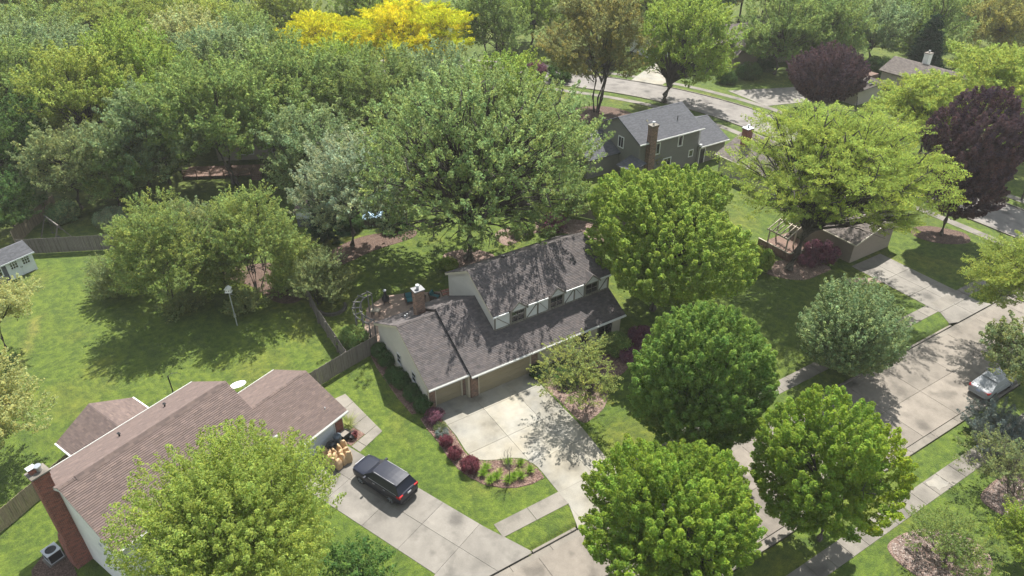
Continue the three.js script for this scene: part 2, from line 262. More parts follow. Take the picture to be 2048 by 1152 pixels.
// concrete street with gutters and kerbs, main one
{
  const y = -0.11;
  paving('street', 'pale concrete residential street with slab joints', [ST(-14, 0.62), ST(68, 0.62), ST(68, 7.2), ST(-14, 7.2)], AZ, [-14, -9.5, -4.9, 0.1, 4.6, 9.2, 13.8, 18.4, 22.7, 26.9, 30.9, 35.5, 40.1, 44.8, 49.4, 54, 58.6, 63.2, 68], [0.6, 3.95, 7.3], M.road, y, SO, 5, 0.009);
  const run = (name, label, t0, t1, y1, s0, s1, step, m) => { const o = new THREE.Group(); o.name = numbered(name); o.userData = { kind: 'structure', label }; scene.add(o); for (let s = s0; s < s1 - 0.1; s += step) part('slab', slab([ST(s + 0.008, t0), ST(Math.min(s1, s + step) - 0.008, t0), ST(Math.min(s1, s + step) - 0.008, t1), ST(s + 0.008, t1)], -0.36, y1, 0.015), m, o); return o; };
  run('gutter', 'concrete gutter along the house side of the street', 0.122, 0.605, y + 0.008, -14, 68, 3.05, M.kerb);
  run('gutter', 'concrete gutter along the near side of the street', 7.215, 7.66, y + 0.008, -14, 68, 3.05, M.kerb);
  // kerbs drop away in front of the driveways
  const kerb = (a, b, t0, t1, l) => run('kerb', l, t0, t1, 0.02, a, b, 3.05, M.kerb);
  kerb(-14, -5.6, -0.06, 0.115, 'concrete kerb left of the shaded driveway'); kerb(0.0, 3.45, -0.06, 0.115, 'short concrete kerb between the two driveways'); kerb(10.3, 46.3, -0.06, 0.115, 'long concrete kerb under the street maples'); kerb(53.2, 68, -0.06, 0.115, 'concrete kerb beyond the far right driveway');
  kerb(-14, 68, 7.665, 7.84, 'concrete kerb on the near side of the street');
  const tar = (s0, t0, s1, t1, w, m, n, l) => { const a = ST(s0, t0), b = ST(s1, t1), dx = b[0] - a[0], dz = b[1] - a[1], L = Math.hypot(dx, dz), nx = -dz / L * w / 2, nz = dx / L * w / 2; return slab([[a[0] + nx, a[1] + nz], [b[0] + nx, b[1] + nz], [b[0] - nx, b[1] - nz], [a[0] - nx, a[1] - nz]], y - 0.02, y + 0.009, 0); };
  struct('street_repair', tar(0.15, 0.62, -0.6, 7.1, 0.34, M.tar), M.tar, 'dark tarred repair strip across the street');
  const crackLines = [[[28.6, 5.9], [30.1, 5.2], [31.4, 5.6], [32.5, 4.7], [33.6, 4.9], [35.4, 4.2]], [[33, 1.2], [34.2, 2.2], [35.6, 2.4], [37.3, 3.4]], [[38.8, 5.2], [40.6, 5.6], [42, 6.6]], [[1.1, 1.4], [2.0, 2.6], [1.7, 3.7]], [[41, 1.2], [43, 2.4], [44.6, 2.6]]];
  for (const cl of crackLines) { const gs = []; for (let i = 0; i + 1 < cl.length; i++) { const n = 5; for (let k = 0; k < n; k++) { const f = (q, e) => mix(cl[i][e], cl[i + 1][e], q / n) + (q % n ? (hash2(k + q, i, 7 + e) - 0.5) * 0.16 : 0); gs.push(tar(f(k, 0), f(k, 1), f(k + 1, 0), f(k + 1, 1), 0.03, M.crack)); } } struct('street_crack', gs, M.crack, 'meandering dark crack in the street concrete'); }
  // pavements
  paving('sidewalk', 'concrete sidewalk slabs on the house side of the street', [ST(-1.05, -3.08), ST(64, -3.08), ST(64, -1.86), ST(-1.05, -1.86)].map(p => p), AZ, [-1.05, 1.6, ...seq(4.28, 9, 1.6), ...seq(9.1, 47.5, 1.53), ...seq(47.9, 64, 1.53)], [-3.1, -1.84], M.walk, 0.03, SO, 8);
  paving('sidewalk', 'concrete sidewalk slabs on the near side of the street', [ST(-14, 9.85), ST(64, 9.85), ST(64, 11.2), ST(-14, 11.2)], AZ, seq(-14, 64, 1.56), [9.83, 11.22], M.walk, 0.03, SO, 18);
  struct('sidewalk_patch', slab([ST(26.75, 9.95), ST(27.3, 10.05), ST(28.0, 9.92), ST(28.12, 10.2), ST(27.95, 10.5), ST(28.15, 10.85), ST(27.7, 11.0), ST(27.2, 10.86), ST(26.85, 10.95), ST(26.95, 10.6), ST(26.62, 10.3)], 0.02, 0.038, 0), M.patch, 'pale cement patch smeared over the near sidewalk');
}
// cross street behind the houses: straight along t, then curving left
const farRoad = [[72, 60], [72, 20], [72, 9], [72, 0], [72, -20], [72, -42], [71.4, -51], [69.9, -58.5], [67.2, -66], [63.6, -72.6], [58.8, -79.5], [52.6, -87], [44.5, -94.5], [34, -101], [20, -107]];
function ribbon(path, off0, off1, y0, y1) { // strip alongside a path given in street coordinates
  const c = new THREE.CatmullRomCurve3(path.map(p => { const q = ST(...p); return V(q[0], 0, q[1]); })), n = 90, A = [], B = [];
  for (let i = 0; i <= n; i++) { const p = c.getPointAt(i / n), t = c.getTangentAt(i / n); A.push([p.x - t.z * off0, p.z + t.x * off0]); B.push([p.x - t.z * off1, p.z + t.x * off1]); }
  return slab([...A, ...B.reverse()], y0, y1, 0);
}
struct('cross_street', ribbon(farRoad, -3.75, 3.75, -0.1, 0.012), M.roadFar, 'curving concrete cross street beyond the gray house');
struct('cross_street_kerb', ribbon(farRoad, 3.76, 3.92, -0.1, 0.12), M.kerb, 'concrete kerb on the outer side of the cross street');
struct('cross_street_kerb', ribbon(farRoad, -3.92, -3.76, -0.1, 0.12), M.kerb, 'concrete kerb on the inner side of the cross street');
struct('cross_street_sidewalk', ribbon(farRoad, -6.9, -5.7, -0.1, 0.03), M.walk[0], 'narrow sidewalk on the inner side of the cross street');
struct('cross_street_sidewalk', ribbon(farRoad, 5.7, 6.9, -0.1, 0.03), M.walk[1], 'narrow sidewalk on the outer side of the cross street');
struct('far_driveway', slab([[20.9, -126.6], [26.2, -124.4], [32.5, -136.2], [27.6, -138.6]], -0.05, 0.045, 0.01), M.drive[0], 'pale concrete driveway across the curving cross street');
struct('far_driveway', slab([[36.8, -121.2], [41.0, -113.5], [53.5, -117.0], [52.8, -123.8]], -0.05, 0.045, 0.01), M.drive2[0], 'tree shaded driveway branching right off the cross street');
// driveways
const mainDrive = [[1.55, -47.2], [2.59, -45.16], [5.2, -40.95], [7.24, -36.82], [8.19, -35.73], ST(10.25, 0.118), ST(3.52, 0.118), [4.29, -31.5], [3.89, -33.17], [3.17, -34.31], [2.66, -35.18], [2.14, -36.07], [1.85, -36.5], [1.5, -36.88], [1.1, -37.18], [0.64, -37.36], [0, -37.38], [-0.64, -37.29], [-1.3, -37.2], [-1.91, -37.16], [-2.4, -37.22], [-2.82, -37.41], [-3.2, -37.75], [-3.5, -38.2], [-4.24, -39.64], [-5.38, -41.33], [-6.0, -42.2], [-6.2, -42.95], [-4.02, -44.38], [-3.5, -44.15]];
paving('driveway', 'bright new concrete driveway in front of the tan garage doors', mainDrive, 57.36, [-30, 4.15, 7.3, 30], [-30, -13.0, -9.5, -6.2, -2.95, 30], M.drive, 0.034, SO, 3, 0.006);
const LO = [-27.157, -28.083], lu = [Math.sin(R(34.94)), -Math.cos(R(34.94))], lw = [Math.sin(R(-55.06)), -Math.cos(R(-55.06))];
const LH = (u, w) => [LO[0] + u * lu[0] + w * lw[0], LO[1] + u * lu[1] + w * lw[1]];
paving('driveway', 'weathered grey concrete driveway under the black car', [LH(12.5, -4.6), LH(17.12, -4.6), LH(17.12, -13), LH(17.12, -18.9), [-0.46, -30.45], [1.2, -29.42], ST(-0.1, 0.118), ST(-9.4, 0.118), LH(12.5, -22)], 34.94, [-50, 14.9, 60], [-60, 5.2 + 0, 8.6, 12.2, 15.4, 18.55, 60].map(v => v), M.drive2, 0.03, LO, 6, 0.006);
paving('garden_walk', 'shaded concrete walk beside the brown roofed garage', [[-9.94, -40.14], [-11.28, -37.98], [-12.01, -38.54], [-11.12, -39.89], [-12.24, -40.59], [-14.6, -43.6], [-13.6, -44.4]], 34.94, [-50, 17.9, 60], [-60, 1, 3, 5, 6.4, 60], M.walk, 0.03, LO, 9);
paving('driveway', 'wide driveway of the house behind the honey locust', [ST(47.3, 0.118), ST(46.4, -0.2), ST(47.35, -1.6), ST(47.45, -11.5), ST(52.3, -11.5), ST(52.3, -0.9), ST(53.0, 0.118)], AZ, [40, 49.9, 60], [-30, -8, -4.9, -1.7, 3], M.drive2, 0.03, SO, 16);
struct('brick_path', slab([ST(44.4, -9.0), ST(47.4, -7.85), ST(47.4, -8.9), ST(44.9, -10.2)], -0.03, 0.035, 0.008), M.paver, 'short pinkish paver path joining the right driveway');
// beds
function bed(name, label, poly, m, h = 0.05) {
  const c = poly.reduce((a, p) => [a[0] + p[0] / poly.length, a[1] + p[1] / poly.length], [0, 0]);
  return struct(name, slab(poly, -0.05, h, Math.min(0.04, h)), m, label);
}
function round(pts, n = 6) { const c = new THREE.CatmullRomCurve3(pts.map(p => V(p[0], 0, p[1])), true, 'catmullrom', 0.5), r = []; for (let i = 0; i < pts.length * n; i++) { const p = c.getPoint(i / (pts.length * n)); r.push([p.x, p.z]); } return r; }
const bedMain = [[-6.15, -42.2], [-5.45, -41.33], [-4.3, -39.6], [-3.58, -38.12], [-3.25, -37.66], [-2.86, -37.33], [-2.42, -37.13], [-1.91, -37.07], [-1.3, -37.11], [-0.64, -37.2], [0, -37.29], [0.62, -37.27], [1.06, -37.1], [1.44, -36.82], [1.78, -36.45], [2.06, -36.05], [2.3, -35.5], [1.4, -34.9], [0.3, -34.58], [-0.61, -34.54], [-1.97, -34.86], [-2.98, -35.5], [-3.9, -36.32], [-4.75, -37.5], [-5.51, -38.91], [-6.42, -40.19], [-7.2, -41.5]];
bed('mulch_bed', 'curving reddish mulch bed between lawn and driveway', bedMain, M.mulch);
bed('mulch_bed', 'dark mulch strip along the cream garage wall', [[-6.7, -42.4], [-7.9, -42.0], [-9.2, -43.8], [-10.3, -45.6], [-11.6, -47.8], [-12.5, -49.6], [-11.6, -50.1]], M.mulch, 0.04);
bed('mulch_bed', 'mulch ring under the small dogwood by the driveway', round([[2.4, -45.6], [3.6, -43.7], [5.2, -41.2], [6.1, -41.5], [7.3, -43.0], [7.6, -45.2], [5.5, -47.2], [3.2, -47.0]].map(p => [p[0] + 0.15, p[1]])), M.mulchTan, 0.035);
bed('mulch_bed', 'shaded planting bed at the right corner of the house', round([[7.5, -46.6], [9.2, -46.8], [11, -49.5], [13.2, -51.8], [12.3, -53.2], [9.4, -50.6], [6.5, -48.2]]), M.mulch, 0.03);
bed('mulch_bed', 'round tan mulch bed on the lower right lawn', round([ST(19.5, 12.0), ST(20.7, 11.7), ST(22.3, 12.0), ST(23.6, 12.7), ST(24.8, 14.2), ST(24.4, 16.0), ST(22.2, 16.6), ST(20, 15.6), ST(19.2, 13.6)]), M.mulchTan);
bed('mulch_bed', 'tan mulch bed under the bare shrub at right edge', round([ST(28.6, 12.9), ST(30.2, 12.5), ST(32.4, 12.6), ST(34.5, 13.6), ST(34.2, 16.2), ST(30.5, 16.4), ST(28.6, 14.6)]), M.mulchTan);
bed('mulch_bed', 'grey mulch ring around the honey locust trunk', round([[26.2, -63.0], [27.6, -61.9], [29.6, -61.6], [31.6, -62.6], [33.2, -63.9], [31.5, -65.2], [27.5, -65.2]]), M.mulchTan, 0.04);
bed('mulch_bed', 'dark mulch rectangle beside the brown roofed garage', [[-12.28, -40.55], [-11.18, -39.87], [-12.05, -38.6], [-12.98, -39.2]], M.mulch, 0.025);
bed('mulch_bed', 'dark soil bed around the air conditioner', [[-29.9, -29.6], [-28.4, -29.3], [-27.0, -27.6], [-24.4, -25.4], [-26, -24.4], [-29.2, -26.6], [-30.1, -28.0]], M.soil, 0.03);
bed('mulch_bed', 'brown mulch bed behind the main house lawn', round([[-0.5, -68.5], [3, -71.5], [8, -70.6], [13, -67.6], [14, -70.5], [6, -75], [-1.5, -72]]), M.mulchTan, 0.03);
bed('mulch_bed', 'mulch ring around the big backyard maple', round([[-7.0, -64.6], [-4.6, -63.4], [-2.4, -64.6], [-2.0, -66.6], [-4.6, -67.8], [-7.2, -66.8]]), M.mulchTan, 0.03);
bed('mulch_bed', 'long brown bed along the back fence', round([[-18.6, -64], [-15, -67.4], [-11, -70.4], [-11.6, -72.2], [-17, -70.4], [-20, -66.4]]), M.soil, 0.03);
bed('mulch_bed', 'bare brown earth under the backyard crabapples', round([[-26.4, -60.6], [-22.6, -57.5], [-20.4, -58.4], [-21.5, -63], [-25, -65], [-31, -63]]), M.soil, 0.02);
bed('mulch_bed', 'mulched clearing under the budding roadside trees', round([[8.2, -108], [12, -105.6], [17, -106.6], [19, -110], [15, -113.4], [9, -112.4]]), M.soil, 0.03);
bed('mulch_bed', 'mulch ring under the purple maple', round([[45.2, -70.5], [47.2, -69], [50.4, -69.2], [51, -71.4], [48, -73], [45.4, -72.4]]), M.soil, 0.03);
struct('patio', slab([[-13.9, -56.6], [-13.4, -51.6], [-11.6, -50.5], [-3.2, -55.6], [-5.4, -59.6], [-10.4, -59.2], [-12.6, -58.6]], -0.03, 0.03, 0.01), M.paver, 'brown paved patio behind the cream garage');
{ // scattered bark chips on the nearest beds: nobody could count them
  const chip = box(0.10, 0.018, 0.032), rnd = rng(77), inP = (p, x, z) => { let r = false; for (let i = 0, j = p.length - 1; i < p.length; j = i++) if ((p[i][1] > z) !== (p[j][1] > z) && x < (p[j][0] - p[i][0]) * (z - p[i][1]) / (p[j][1] - p[i][1]) + p[i][0]) r = !r; return r; };
  const polys = [bedMain, round([ST(19.7, 12.1), ST(20.7, 11.9), ST(22.3, 12.1), ST(23.5, 12.9), ST(24.6, 14.2), ST(24.2, 15.8), ST(22.2, 16.4), ST(20.1, 15.5), ST(19.4, 13.6)]), round([ST(28.8, 13), ST(30.2, 12.7), ST(32.4, 12.8), ST(34.2, 13.8), ST(34, 16), ST(30.6, 16.2), ST(28.8, 14.6)])];
  const N = 7000, im = new THREE.InstancedMesh(chip, mat([1, 1, 1]), N), m4 = new THREE.Matrix4(), q = new THREE.Quaternion(), e = new THREE.Euler(), c = new THREE.Color(); let k = 0;
  while (k < N) { const w = Math.floor(rnd() * 3), p = polys[w], b = p[Math.floor(rnd() * p.length)], a = p[Math.floor(rnd() * p.length)], f = rnd(), x = mix(a[0], b[0], f) + (rnd() - 0.5) * 1.5, z = mix(a[1], b[1], f) + (rnd() - 0.5) * 1.5; if (!inP(p, x, z)) continue; e.set((rnd() - 0.5) * 0.7, rnd() * 6.3, (rnd() - 0.5) * 0.7); q.setFromEuler(e); const s = 0.5 + rnd(); m4.compose(V(x, 0.056 + rnd() * 0.015, z), q, V(s, 1, s)); im.setMatrixAt(k, m4); const t = rnd() * rnd(); c.setRGB(...(w ? mix3([0.14, 0.095, 0.08], [0.46, 0.40, 0.35], t) : mix3([0.09, 0.045, 0.035], [0.36, 0.26, 0.2], t))); im.setColorAt(k, c); k++; }
  im.name = 'bark_chips'; im.userData = { kind: 'stuff', label: 'loose bark chips on the mulch beds', category: 'mulch' }; scene.add(shade(im));
}
// ------------------------------------------------------------------ house kit (local axes: x along the eaves, z towards the front, y up)
function roofPlane(A, B, C, D, thick = 0.14, course = 0.14) { // A,B eave left/right, C,D ridge right/left; lapped courses with a real butt edge
  const pos = [], uv = []; const n = Math.max(2, Math.round(A.distanceTo(D) / course)), L = A.distanceTo(B);
  const nor = B.clone().sub(A).cross(D.clone().sub(A)).normalize(); if (nor.y < 0) nor.negate();
  const at = (f, r, h) => { const p = A.clone().lerp(D, f), q = B.clone().lerp(C, f); return p.lerp(q, r).addScaledVector(nor, h); };
  const quad = (a, b, c, d, ua, ub, uc, ud) => { for (const p of [a, b, c, a, c, d]) pos.push(p.x, p.y, p.z); for (const p of [ua, ub, uc, ua, uc, ud]) uv.push(...p); };
  const l0 = A.x, sl = A.distanceTo(D);
  for (let i = 0; i < n; i++) {
    const f0 = i / n, f1 = (i + 1) / n, v0 = i * 0.14, v1 = v0 + 0.14, a = at(f0, 0, 0.034), b = at(f0, 1, 0.034), c = at(f1, 1, 0.002), d = at(f1, 0, 0.002);
    const ux = p => A.clone().sub(p).dot(A.clone().sub(B)) / L;
    quad(a, b, c, d, [ux(a), v0 + 0.01], [ux(b), v0 + 0.01], [ux(c), v1], [ux(d), v1]);
    quad(at(f0, 0, i ? 0.002 : -thick), at(f0, 1, i ? 0.002 : -thick), b, a, [ux(a), v0], [ux(b), v0], [ux(b), v0 + 0.005], [ux(a), v0 + 0.005]);
  }
  const e = [at(0, 0, -thick), at(0, 1, -thick), at(1, 1, -thick), at(1, 0, -thick)], t = [at(0, 0, 0.01), at(0, 1, 0.01), at(1, 1, 0.002), at(1, 0, 0.002)];
  quad(e[3], e[2], e[1], e[0], [0, 0], [L, 0], [L, sl], [0, sl]);
  quad(e[0], t[0], t[3], e[3], [0, 0], [0, .1], [sl, .1], [sl, 0]); quad(e[2], t[2], t[1], e[1], [0, 0], [0, .1], [sl, .1], [sl, 0]); quad(e[3], t[3], t[2], e[2], [0, 0], [0, .1], [L, .1], [L, 0]);
  const g = new THREE.BufferGeometry(); g.setAttribute('position', new THREE.Float32BufferAttribute(pos, 3)); g.setAttribute('uv', new THREE.Float32BufferAttribute(uv, 2)); g.computeVertexNormals(); return g;
}
function gable(house, m, x0, x1, zf, hf, zr, hr, zb, hb, cap = true, step) { // one gable roof as two slopes and a capped ridge
  const f = part('roof_slope', roofPlane(V(x0, hf, zf), V(x1, hf, zf), V(x1, hr, zr), V(x0, hr, zr), 0.14, step), m, house);
  part('roof_slope', roofPlane(V(x1, hb, zb), V(x0, hb, zb), V(x0, hr, zr), V(x1, hr, zr), 0.14, step), m, house);
  if (cap) { const n = Math.round((x1 - x0) / 0.3), gs = []; for (let i = 0; i < n; i++) { const a = x0 + (x1 - x0) * i / n, b = x0 + (x1 - x0) * (i + 1) / n - 0.012; const sl = (hr - hf) / Math.abs(zf - zr); gs.push(prismX([[zr + 0.16, hr - 0.16 * sl + 0.03], [zr, hr + 0.03], [zr - 0.16, hr - 0.16 * sl + 0.03], [zr - 0.16, hr - 0.16 * sl + 0.052], [zr, hr + 0.066], [zr + 0.16, hr - 0.16 * sl + 0.052]], a, b)); } part('ridge_cap', gs, m, f); }
  return f;
}
function gutter(house, x0, x1, y, z, m = M.whiteP, dir = 1) { return part('gutter', [span(x0, x1, y - 0.13, y + 0.02, z, z + 0.02 * dir), span(x0, x1, y - 0.13, y - 0.11, z + 0.02 * dir, z + 0.12 * dir), span(x0, x1, y - 0.12, y + 0.01, z + 0.10 * dir, z + 0.125 * dir)].map(g => g), m, house); }
function downpipe(house, x, y0, y1, z, m = M.whiteP) { return part('downpipe', [box(0.07, y1 - y0, 0.06, x, (y0 + y1) / 2, z), box(0.08, 0.06, 0.16, x, y0 + 0.03, z + 0.06)], m, house); }
function fasciaRake(house, x, zf, hf, zr, hr, m) { const a = V(x, hf - 0.13, zf), b = V(x, hr - 0.13, zr); return part('rake_board', bar(a, b, 0.03, 0.2), m, house); }
// window in a wall facing +z at (x, y centre, z), turned by `turn`; frame stands proud, panes set back
function windowIn(house, x, y, z, w, h, turn = 0, o = {}) {
  const fw = o.fw ?? 0.09, cols = o.cols ?? 2, rows = o.rows ?? 1, fm = o.mat ?? M.whiteP;
  const gs = [span(-w / 2 - fw, w / 2 + fw, h / 2, h / 2 + fw, -0.02, 0.05), span(-w / 2 - fw, w / 2 + fw, -h / 2 - fw, -h / 2, -0.02, 0.065), span(-w / 2 - fw, -w / 2, -h / 2, h / 2, -0.02, 0.05), span(w / 2, w / 2 + fw, -h / 2, h / 2, -0.02, 0.05)];
  const f = part('window', gs, fm, house); f.position.set(x, y, z); f.rotation.y = turn;
  const mw = o.mull ?? 0.05, cw = (w - mw * (cols - 1)) / cols, ch = (h - mw * (rows - 1)) / rows, ms = [];
  for (let i = 1; i < cols; i++) ms.push(span(-w / 2 + i * cw + (i - 1) * mw, -w / 2 + i * (cw + mw), -h / 2, h / 2, 0.0, 0.04));
  for (let j = 1; j < rows; j++) for (let i = 0; i < cols; i++) ms.push(span(-w / 2 + i * (cw + mw), -w / 2 + i * (cw + mw) + cw, -h / 2 + j * ch + (j - 1) * mw, -h / 2 + j * (ch + mw), 0.002, 0.036));
  if (ms.length) part('glazing_bars', ms, fm, f);
  for (let i = 0; i < cols; i++) for (let j = 0; j < rows; j++) part('pane', span(-w / 2 + i * (cw + mw), -w / 2 + i * (cw + mw) + cw, -h / 2 + j * (ch + mw), -h / 2 + j * (ch + mw) + ch, 0.004, 0.016), M.glass, f);
  return f;
}
function garageDoor(house, x0, x1, z, h, m, nPan) { // four rows of framed panels
  const d = part('garage_door', span(x0, x1, 0.02, h, z - 0.05, z), m, house), rows = 4, pw = (x1 - x0) / nPan;
  for (let j = 0; j < rows; j++) part('door_section', [span(x0 + 0.01, x1 - 0.01, 0.03 + j * (h - 0.03) / rows, 0.03 + (j + 1) * (h - 0.03) / rows - 0.015, z, z + 0.018), ...Array.from({ length: nPan }, (_, i) => span(x0 + i * pw + 0.1, x0 + (i + 1) * pw - 0.1, 0.03 + j * (h - 0.03) / rows + 0.1, 0.03 + (j + 1) * (h - 0.03) / rows - 0.11, z + 0.018, z + 0.026))], m, d);
  return d;
}
function chimney(house, x, z, w, d, y0, y1, m, flues = 1, capM = M.kerb) {
  const c = part('chimney', [span(x - w / 2, x + w / 2, y0, y1 - 0.12, z - d / 2, z + d / 2), span(x - w / 2 - 0.04, x + w / 2 + 0.04, y1 - 0.3, y1 - 0.12, z - d / 2 - 0.04, z + d / 2 + 0.04)], m, house);
  part('chimney_cap', span(x - w / 2 - 0.08, x + w / 2 + 0.08, y1 - 0.12, y1, z - d / 2 - 0.08, z + d / 2 + 0.08), capM, c);
  for (let i = 0; i < flues; i++) { const fx = x + (i - (flues - 1) / 2) * w * 0.45; part('flue', [cyl(0.12, 0.12, 0.3, fx, y1, z, 10), cyl(0.2, 0.17, 0.05, fx, y1 + 0.34, z, 10), cyl(0.02, 0.02, 0.1, fx + 0.1, y1 + 0.26, z, 5), cyl(0.02, 0.02, 0.1, fx - 0.1, y1 + 0.26, z, 5)], M.metal, c); }
  return c;
}

// ------------------------------------------------------------------ main house
{
  const H = thing('house', 'cream and half timbered house with grey shingle roof and tan garage doors', 'house', [-6.52, 0, -42.52], R(90 - 57.36));
  const EF = 2.5;
  // left single garage: walls u 0..3.3, depth 0..9.5 (z = -w)
  part('side_wall', prismX([[-0.02, 0], [-0.02, 2.60], [-4.74, 5.22], [-9.46, 2.60], [-9.46, 0]], 0, 0.16), M.cream, H);
  part('back_wall', span(0.16, 19.0, 0, 2.62, -9.62, -9.46), M.cream, H);
  part('garage_wall', [span(0.16, 3.3, 2.1, 2.56, -0.24, -0.08), span(2.95, 3.3, 0, 2.1, -0.24, -0.08)], M.creamP, H);
  part('brick_pier', span(0.0, 0.56, 0, 2.5, -0.3, 0.0), M.brickT, H);
  part('door_casing', [span(0.565, 0.66, 0, 2.14, -0.28, -0.055), span(2.93, 3.05, 0, 2.14, -0.28, -0.055), span(0.565, 3.05, 2.14, 2.26, -0.28, -0.055)], M.creamP, H);
  garageDoor(H, 0.66, 2.93, -0.16, 2.14, M.doorTan, 4);
  part('brick_pier', span(3.06, 3.46, 0, 2.5, -0.2, -0.02), M.brickT, H);
  // main block
  part('garage_wall', [span(3.5, 19.0, 2.14, 2.72, 0.28, 0.44), span(9.35, 19.0, 0, 2.14, 0.28, 0.44), span(3.3, 3.5, 0, 2.6, -0.05, 0.44)], M.creamP, H);
  part('brick_pier', span(3.47, 4.13, 0, 2.46, 0.3, 0.62), M.brickT, H);
  part('brick_pier', span(9.28, 9.9, 0, 2.46, 0.3, 0.62), M.brickT, H);
  part('door_casing', [span(4.135, 4.24, 0, 2.14, 0.3, 0.58), span(9.15, 9.275, 0, 2.14, 0.3, 0.58), span(4.135, 9.275, 2.14, 2.28, 0.3, 0.58)], M.creamP, H);
  garageDoor(H, 4.24, 9.15, 0.50, 2.14, M.doorTan, 8);
  part('wall_lamp', [box(0.12, 0.26, 0.12, 3.98, 2.02, 0.70), cyl(0.09, 0.02, 0.1, 3.98, 2.16, 0.70, 8)], M.dark, H);
  downpipe(H, 3.38, 0.05, 2.36, 0.36, M.creamP); downpipe(H, -0.05, 0.05, 2.36, 0.06, M.creamP);
  part('front_wall', [span(11.6, 12.6, 0, 2.1, 0.44, 0.5)], M.timber, H);
  windowIn(H, 14.6, 1.35, 0.44, 1.5, 1.2, 0, { mat: M.timber }); windowIn(H, 17.2, 1.35, 0.44, 1.5, 1.2, 0, { mat: M.timber });
  // roofs: single garage, then the main lower roof standing a step proud of it
  gable(H, M.roofA, -0.2, 3.36, 0.48, EF, -4.74, 5.4, -9.96, EF);
  fasciaRake(H, -0.19, 0.46, EF, -4.74, 5.4, M.creamP); fasciaRake(H, -0.19, -9.94, EF, -4.74, 5.4, M.creamP);
  gable(H, M.roofA, 3.38, 7.06, 0.9, EF + 0.02, -4.74, 5.66, -10.2, EF + 0.06);
  const low = part('roof_slope', roofPlane(V(7.062, EF + 0.02, 0.9), V(19.1, EF + 0.02, 0.9), V(19.1, 3.93, -1.62), V(7.062, 3.93, -1.62)), M.roofA, H);
  part('rake_board', bar(V(3.37, EF - 0.09, 0.88), V(3.37, 5.55, -4.74), 0.03, 0.2), M.dark, H);
  gutter(H, -0.2, 3.36, EF - 0.02, 0.5, M.whiteP); gutter(H, 3.38, 19.1, EF, 0.92, M.whiteP);
  // upper storey
  part('gable_wall', prismX([[-1.66, 3.7], [-1.66, 5.30], [-5.58, 7.56], [-9.5, 5.30], [-9.5, 2.5]], 7.07, 7.23), M.cream, H);
  part('gable_wall', prismX([[-0.55, 0], [-0.55, 2.45], [-1.64, 3.9], [-1.64, 5.30], [-5.58, 7.56], [-9.5, 5.30], [-9.5, 0]].map(p => [p[0] + (p[0] === -0.55 ? 0.9 : 0), p[1]]), 18.86, 19.02), M.cream, H);
  part('back_wall', span(7.23, 18.86, 2.63, 5.3, -9.6, -9.46), M.cream, H);
  const fr = part('dormer_wall', span(7.23, 18.86, 3.8, 5.32, -1.78, -1.66), M.stucco, H, 'white stucco dormer wall with dark timber bracing');
  gable(H, M.roofA, 6.9, 19.15, -1.57, 5.43, -5.58, 7.76, -9.8, 5.32);
  fasciaRake(H, 6.91, -1.59, 5.43, -5.58, 7.76, M.creamP); fasciaRake(H, 6.91, -9.78, 5.32, -5.58, 7.76, M.creamP);
  part('gable_vent', [box(0.04, 0.22, 0.12, 7.05, 5.0, -4.9), box(0.04, 0.22, 0.12, 7.05, 5.0, -5.15), box(0.04, 0.14, 0.12, 7.05, 5.0, -5.4)], M.whiteP, H);
  const Z = -1.66, b0 = 3.98, b1 = 5.26, X = v => 7.07 + v;
  part('sill_board', span(7.0, 19.06, 3.84, 4.02, Z, Z + 0.07), M.timber, H);
  for (const v of [0.0, 1.5, 3.0, 4.25, 5.4, 6.95, 8.1, 9.2, 10.7, 11.86]) part('timber_post', span(X(v), X(v) + 0.13, 4.022, 5.2, Z, Z + 0.05), M.timber, H);
  const brace = (a, c, up) => part('timber_brace', bar(V(X(a), up ? 4.06 : 5.14, Z + 0.022), V(X(c), up ? 5.14 : 4.06, Z + 0.022), 0.11, 0.04), M.timber, H);
  brace(0.2, 1.42, false); brace(3.2, 4.2, true); brace(4.45, 5.34, false); brace(7.15, 8.05, true); brace(8.3, 9.14, false); brace(10.9, 11.8, true);
  for (const v of [2.315, 6.24, 10.015]) {
    windowIn(H, X(v), 4.62, Z + 0.02, 1.22, 0.94, 0, { mat: M.timber, fw: 0.07, rows: 2, mull: 0.045 });
    // little false gable over each window
    const x0 = X(v) - 0.92, x1 = X(v) + 0.92, xm = X(v), zf = -1.50, zb = -2.7;
    part('dormer_gable', prism([[x0 + 0.16, 5.22], [x1 - 0.16, 5.22], [xm, 5.94]], -1.66, -1.56), M.stucco, H);
    part('dormer_roof', roofPlane(V(x0, 5.24, zb + 0.9), V(x0, 5.24, zf), V(xm, 6.06, zf), V(xm, 6.06, zb), 0.06), M.roofA, H);
    part('dormer_roof', roofPlane(V(x1, 5.24, zf), V(x1, 5.24, zb + 0.9), V(xm, 6.06, zb), V(xm, 6.06, zf), 0.06), M.roofA, H);
    part('dormer_trim', [bar(V(x0, 5.18, zf + 0.02), V(xm, 6.0, zf + 0.02), 0.03, 0.13), bar(V(x1, 5.18, zf + 0.02), V(xm, 6.0, zf + 0.02), 0.03, 0.13), span(x0 + 0.2, x1 - 0.2, 5.12, 5.22, Z, Z + 0.08)], M.timber, H);
  }
  for (const [a, c] of [[6.9, 8.4], [10.35, 12.35], [14.2, 16.1], [18.0, 19.15]]) part('gutter', [span(a, c, 5.26, 5.39, -1.565, -1.46)], M.whiteP, H);
  windowIn(H, -0.005, 1.55, -5.35, 0.62, 0.9, -Math.PI / 2, { rows: 2, cols: 1, mat: M.galv, fw: 0.06 }); windowIn(H, -0.005, 1.55, -2.55, 0.62, 0.9, -Math.PI / 2, { rows: 2, cols: 1, mat: M.galv, fw: 0.06 });
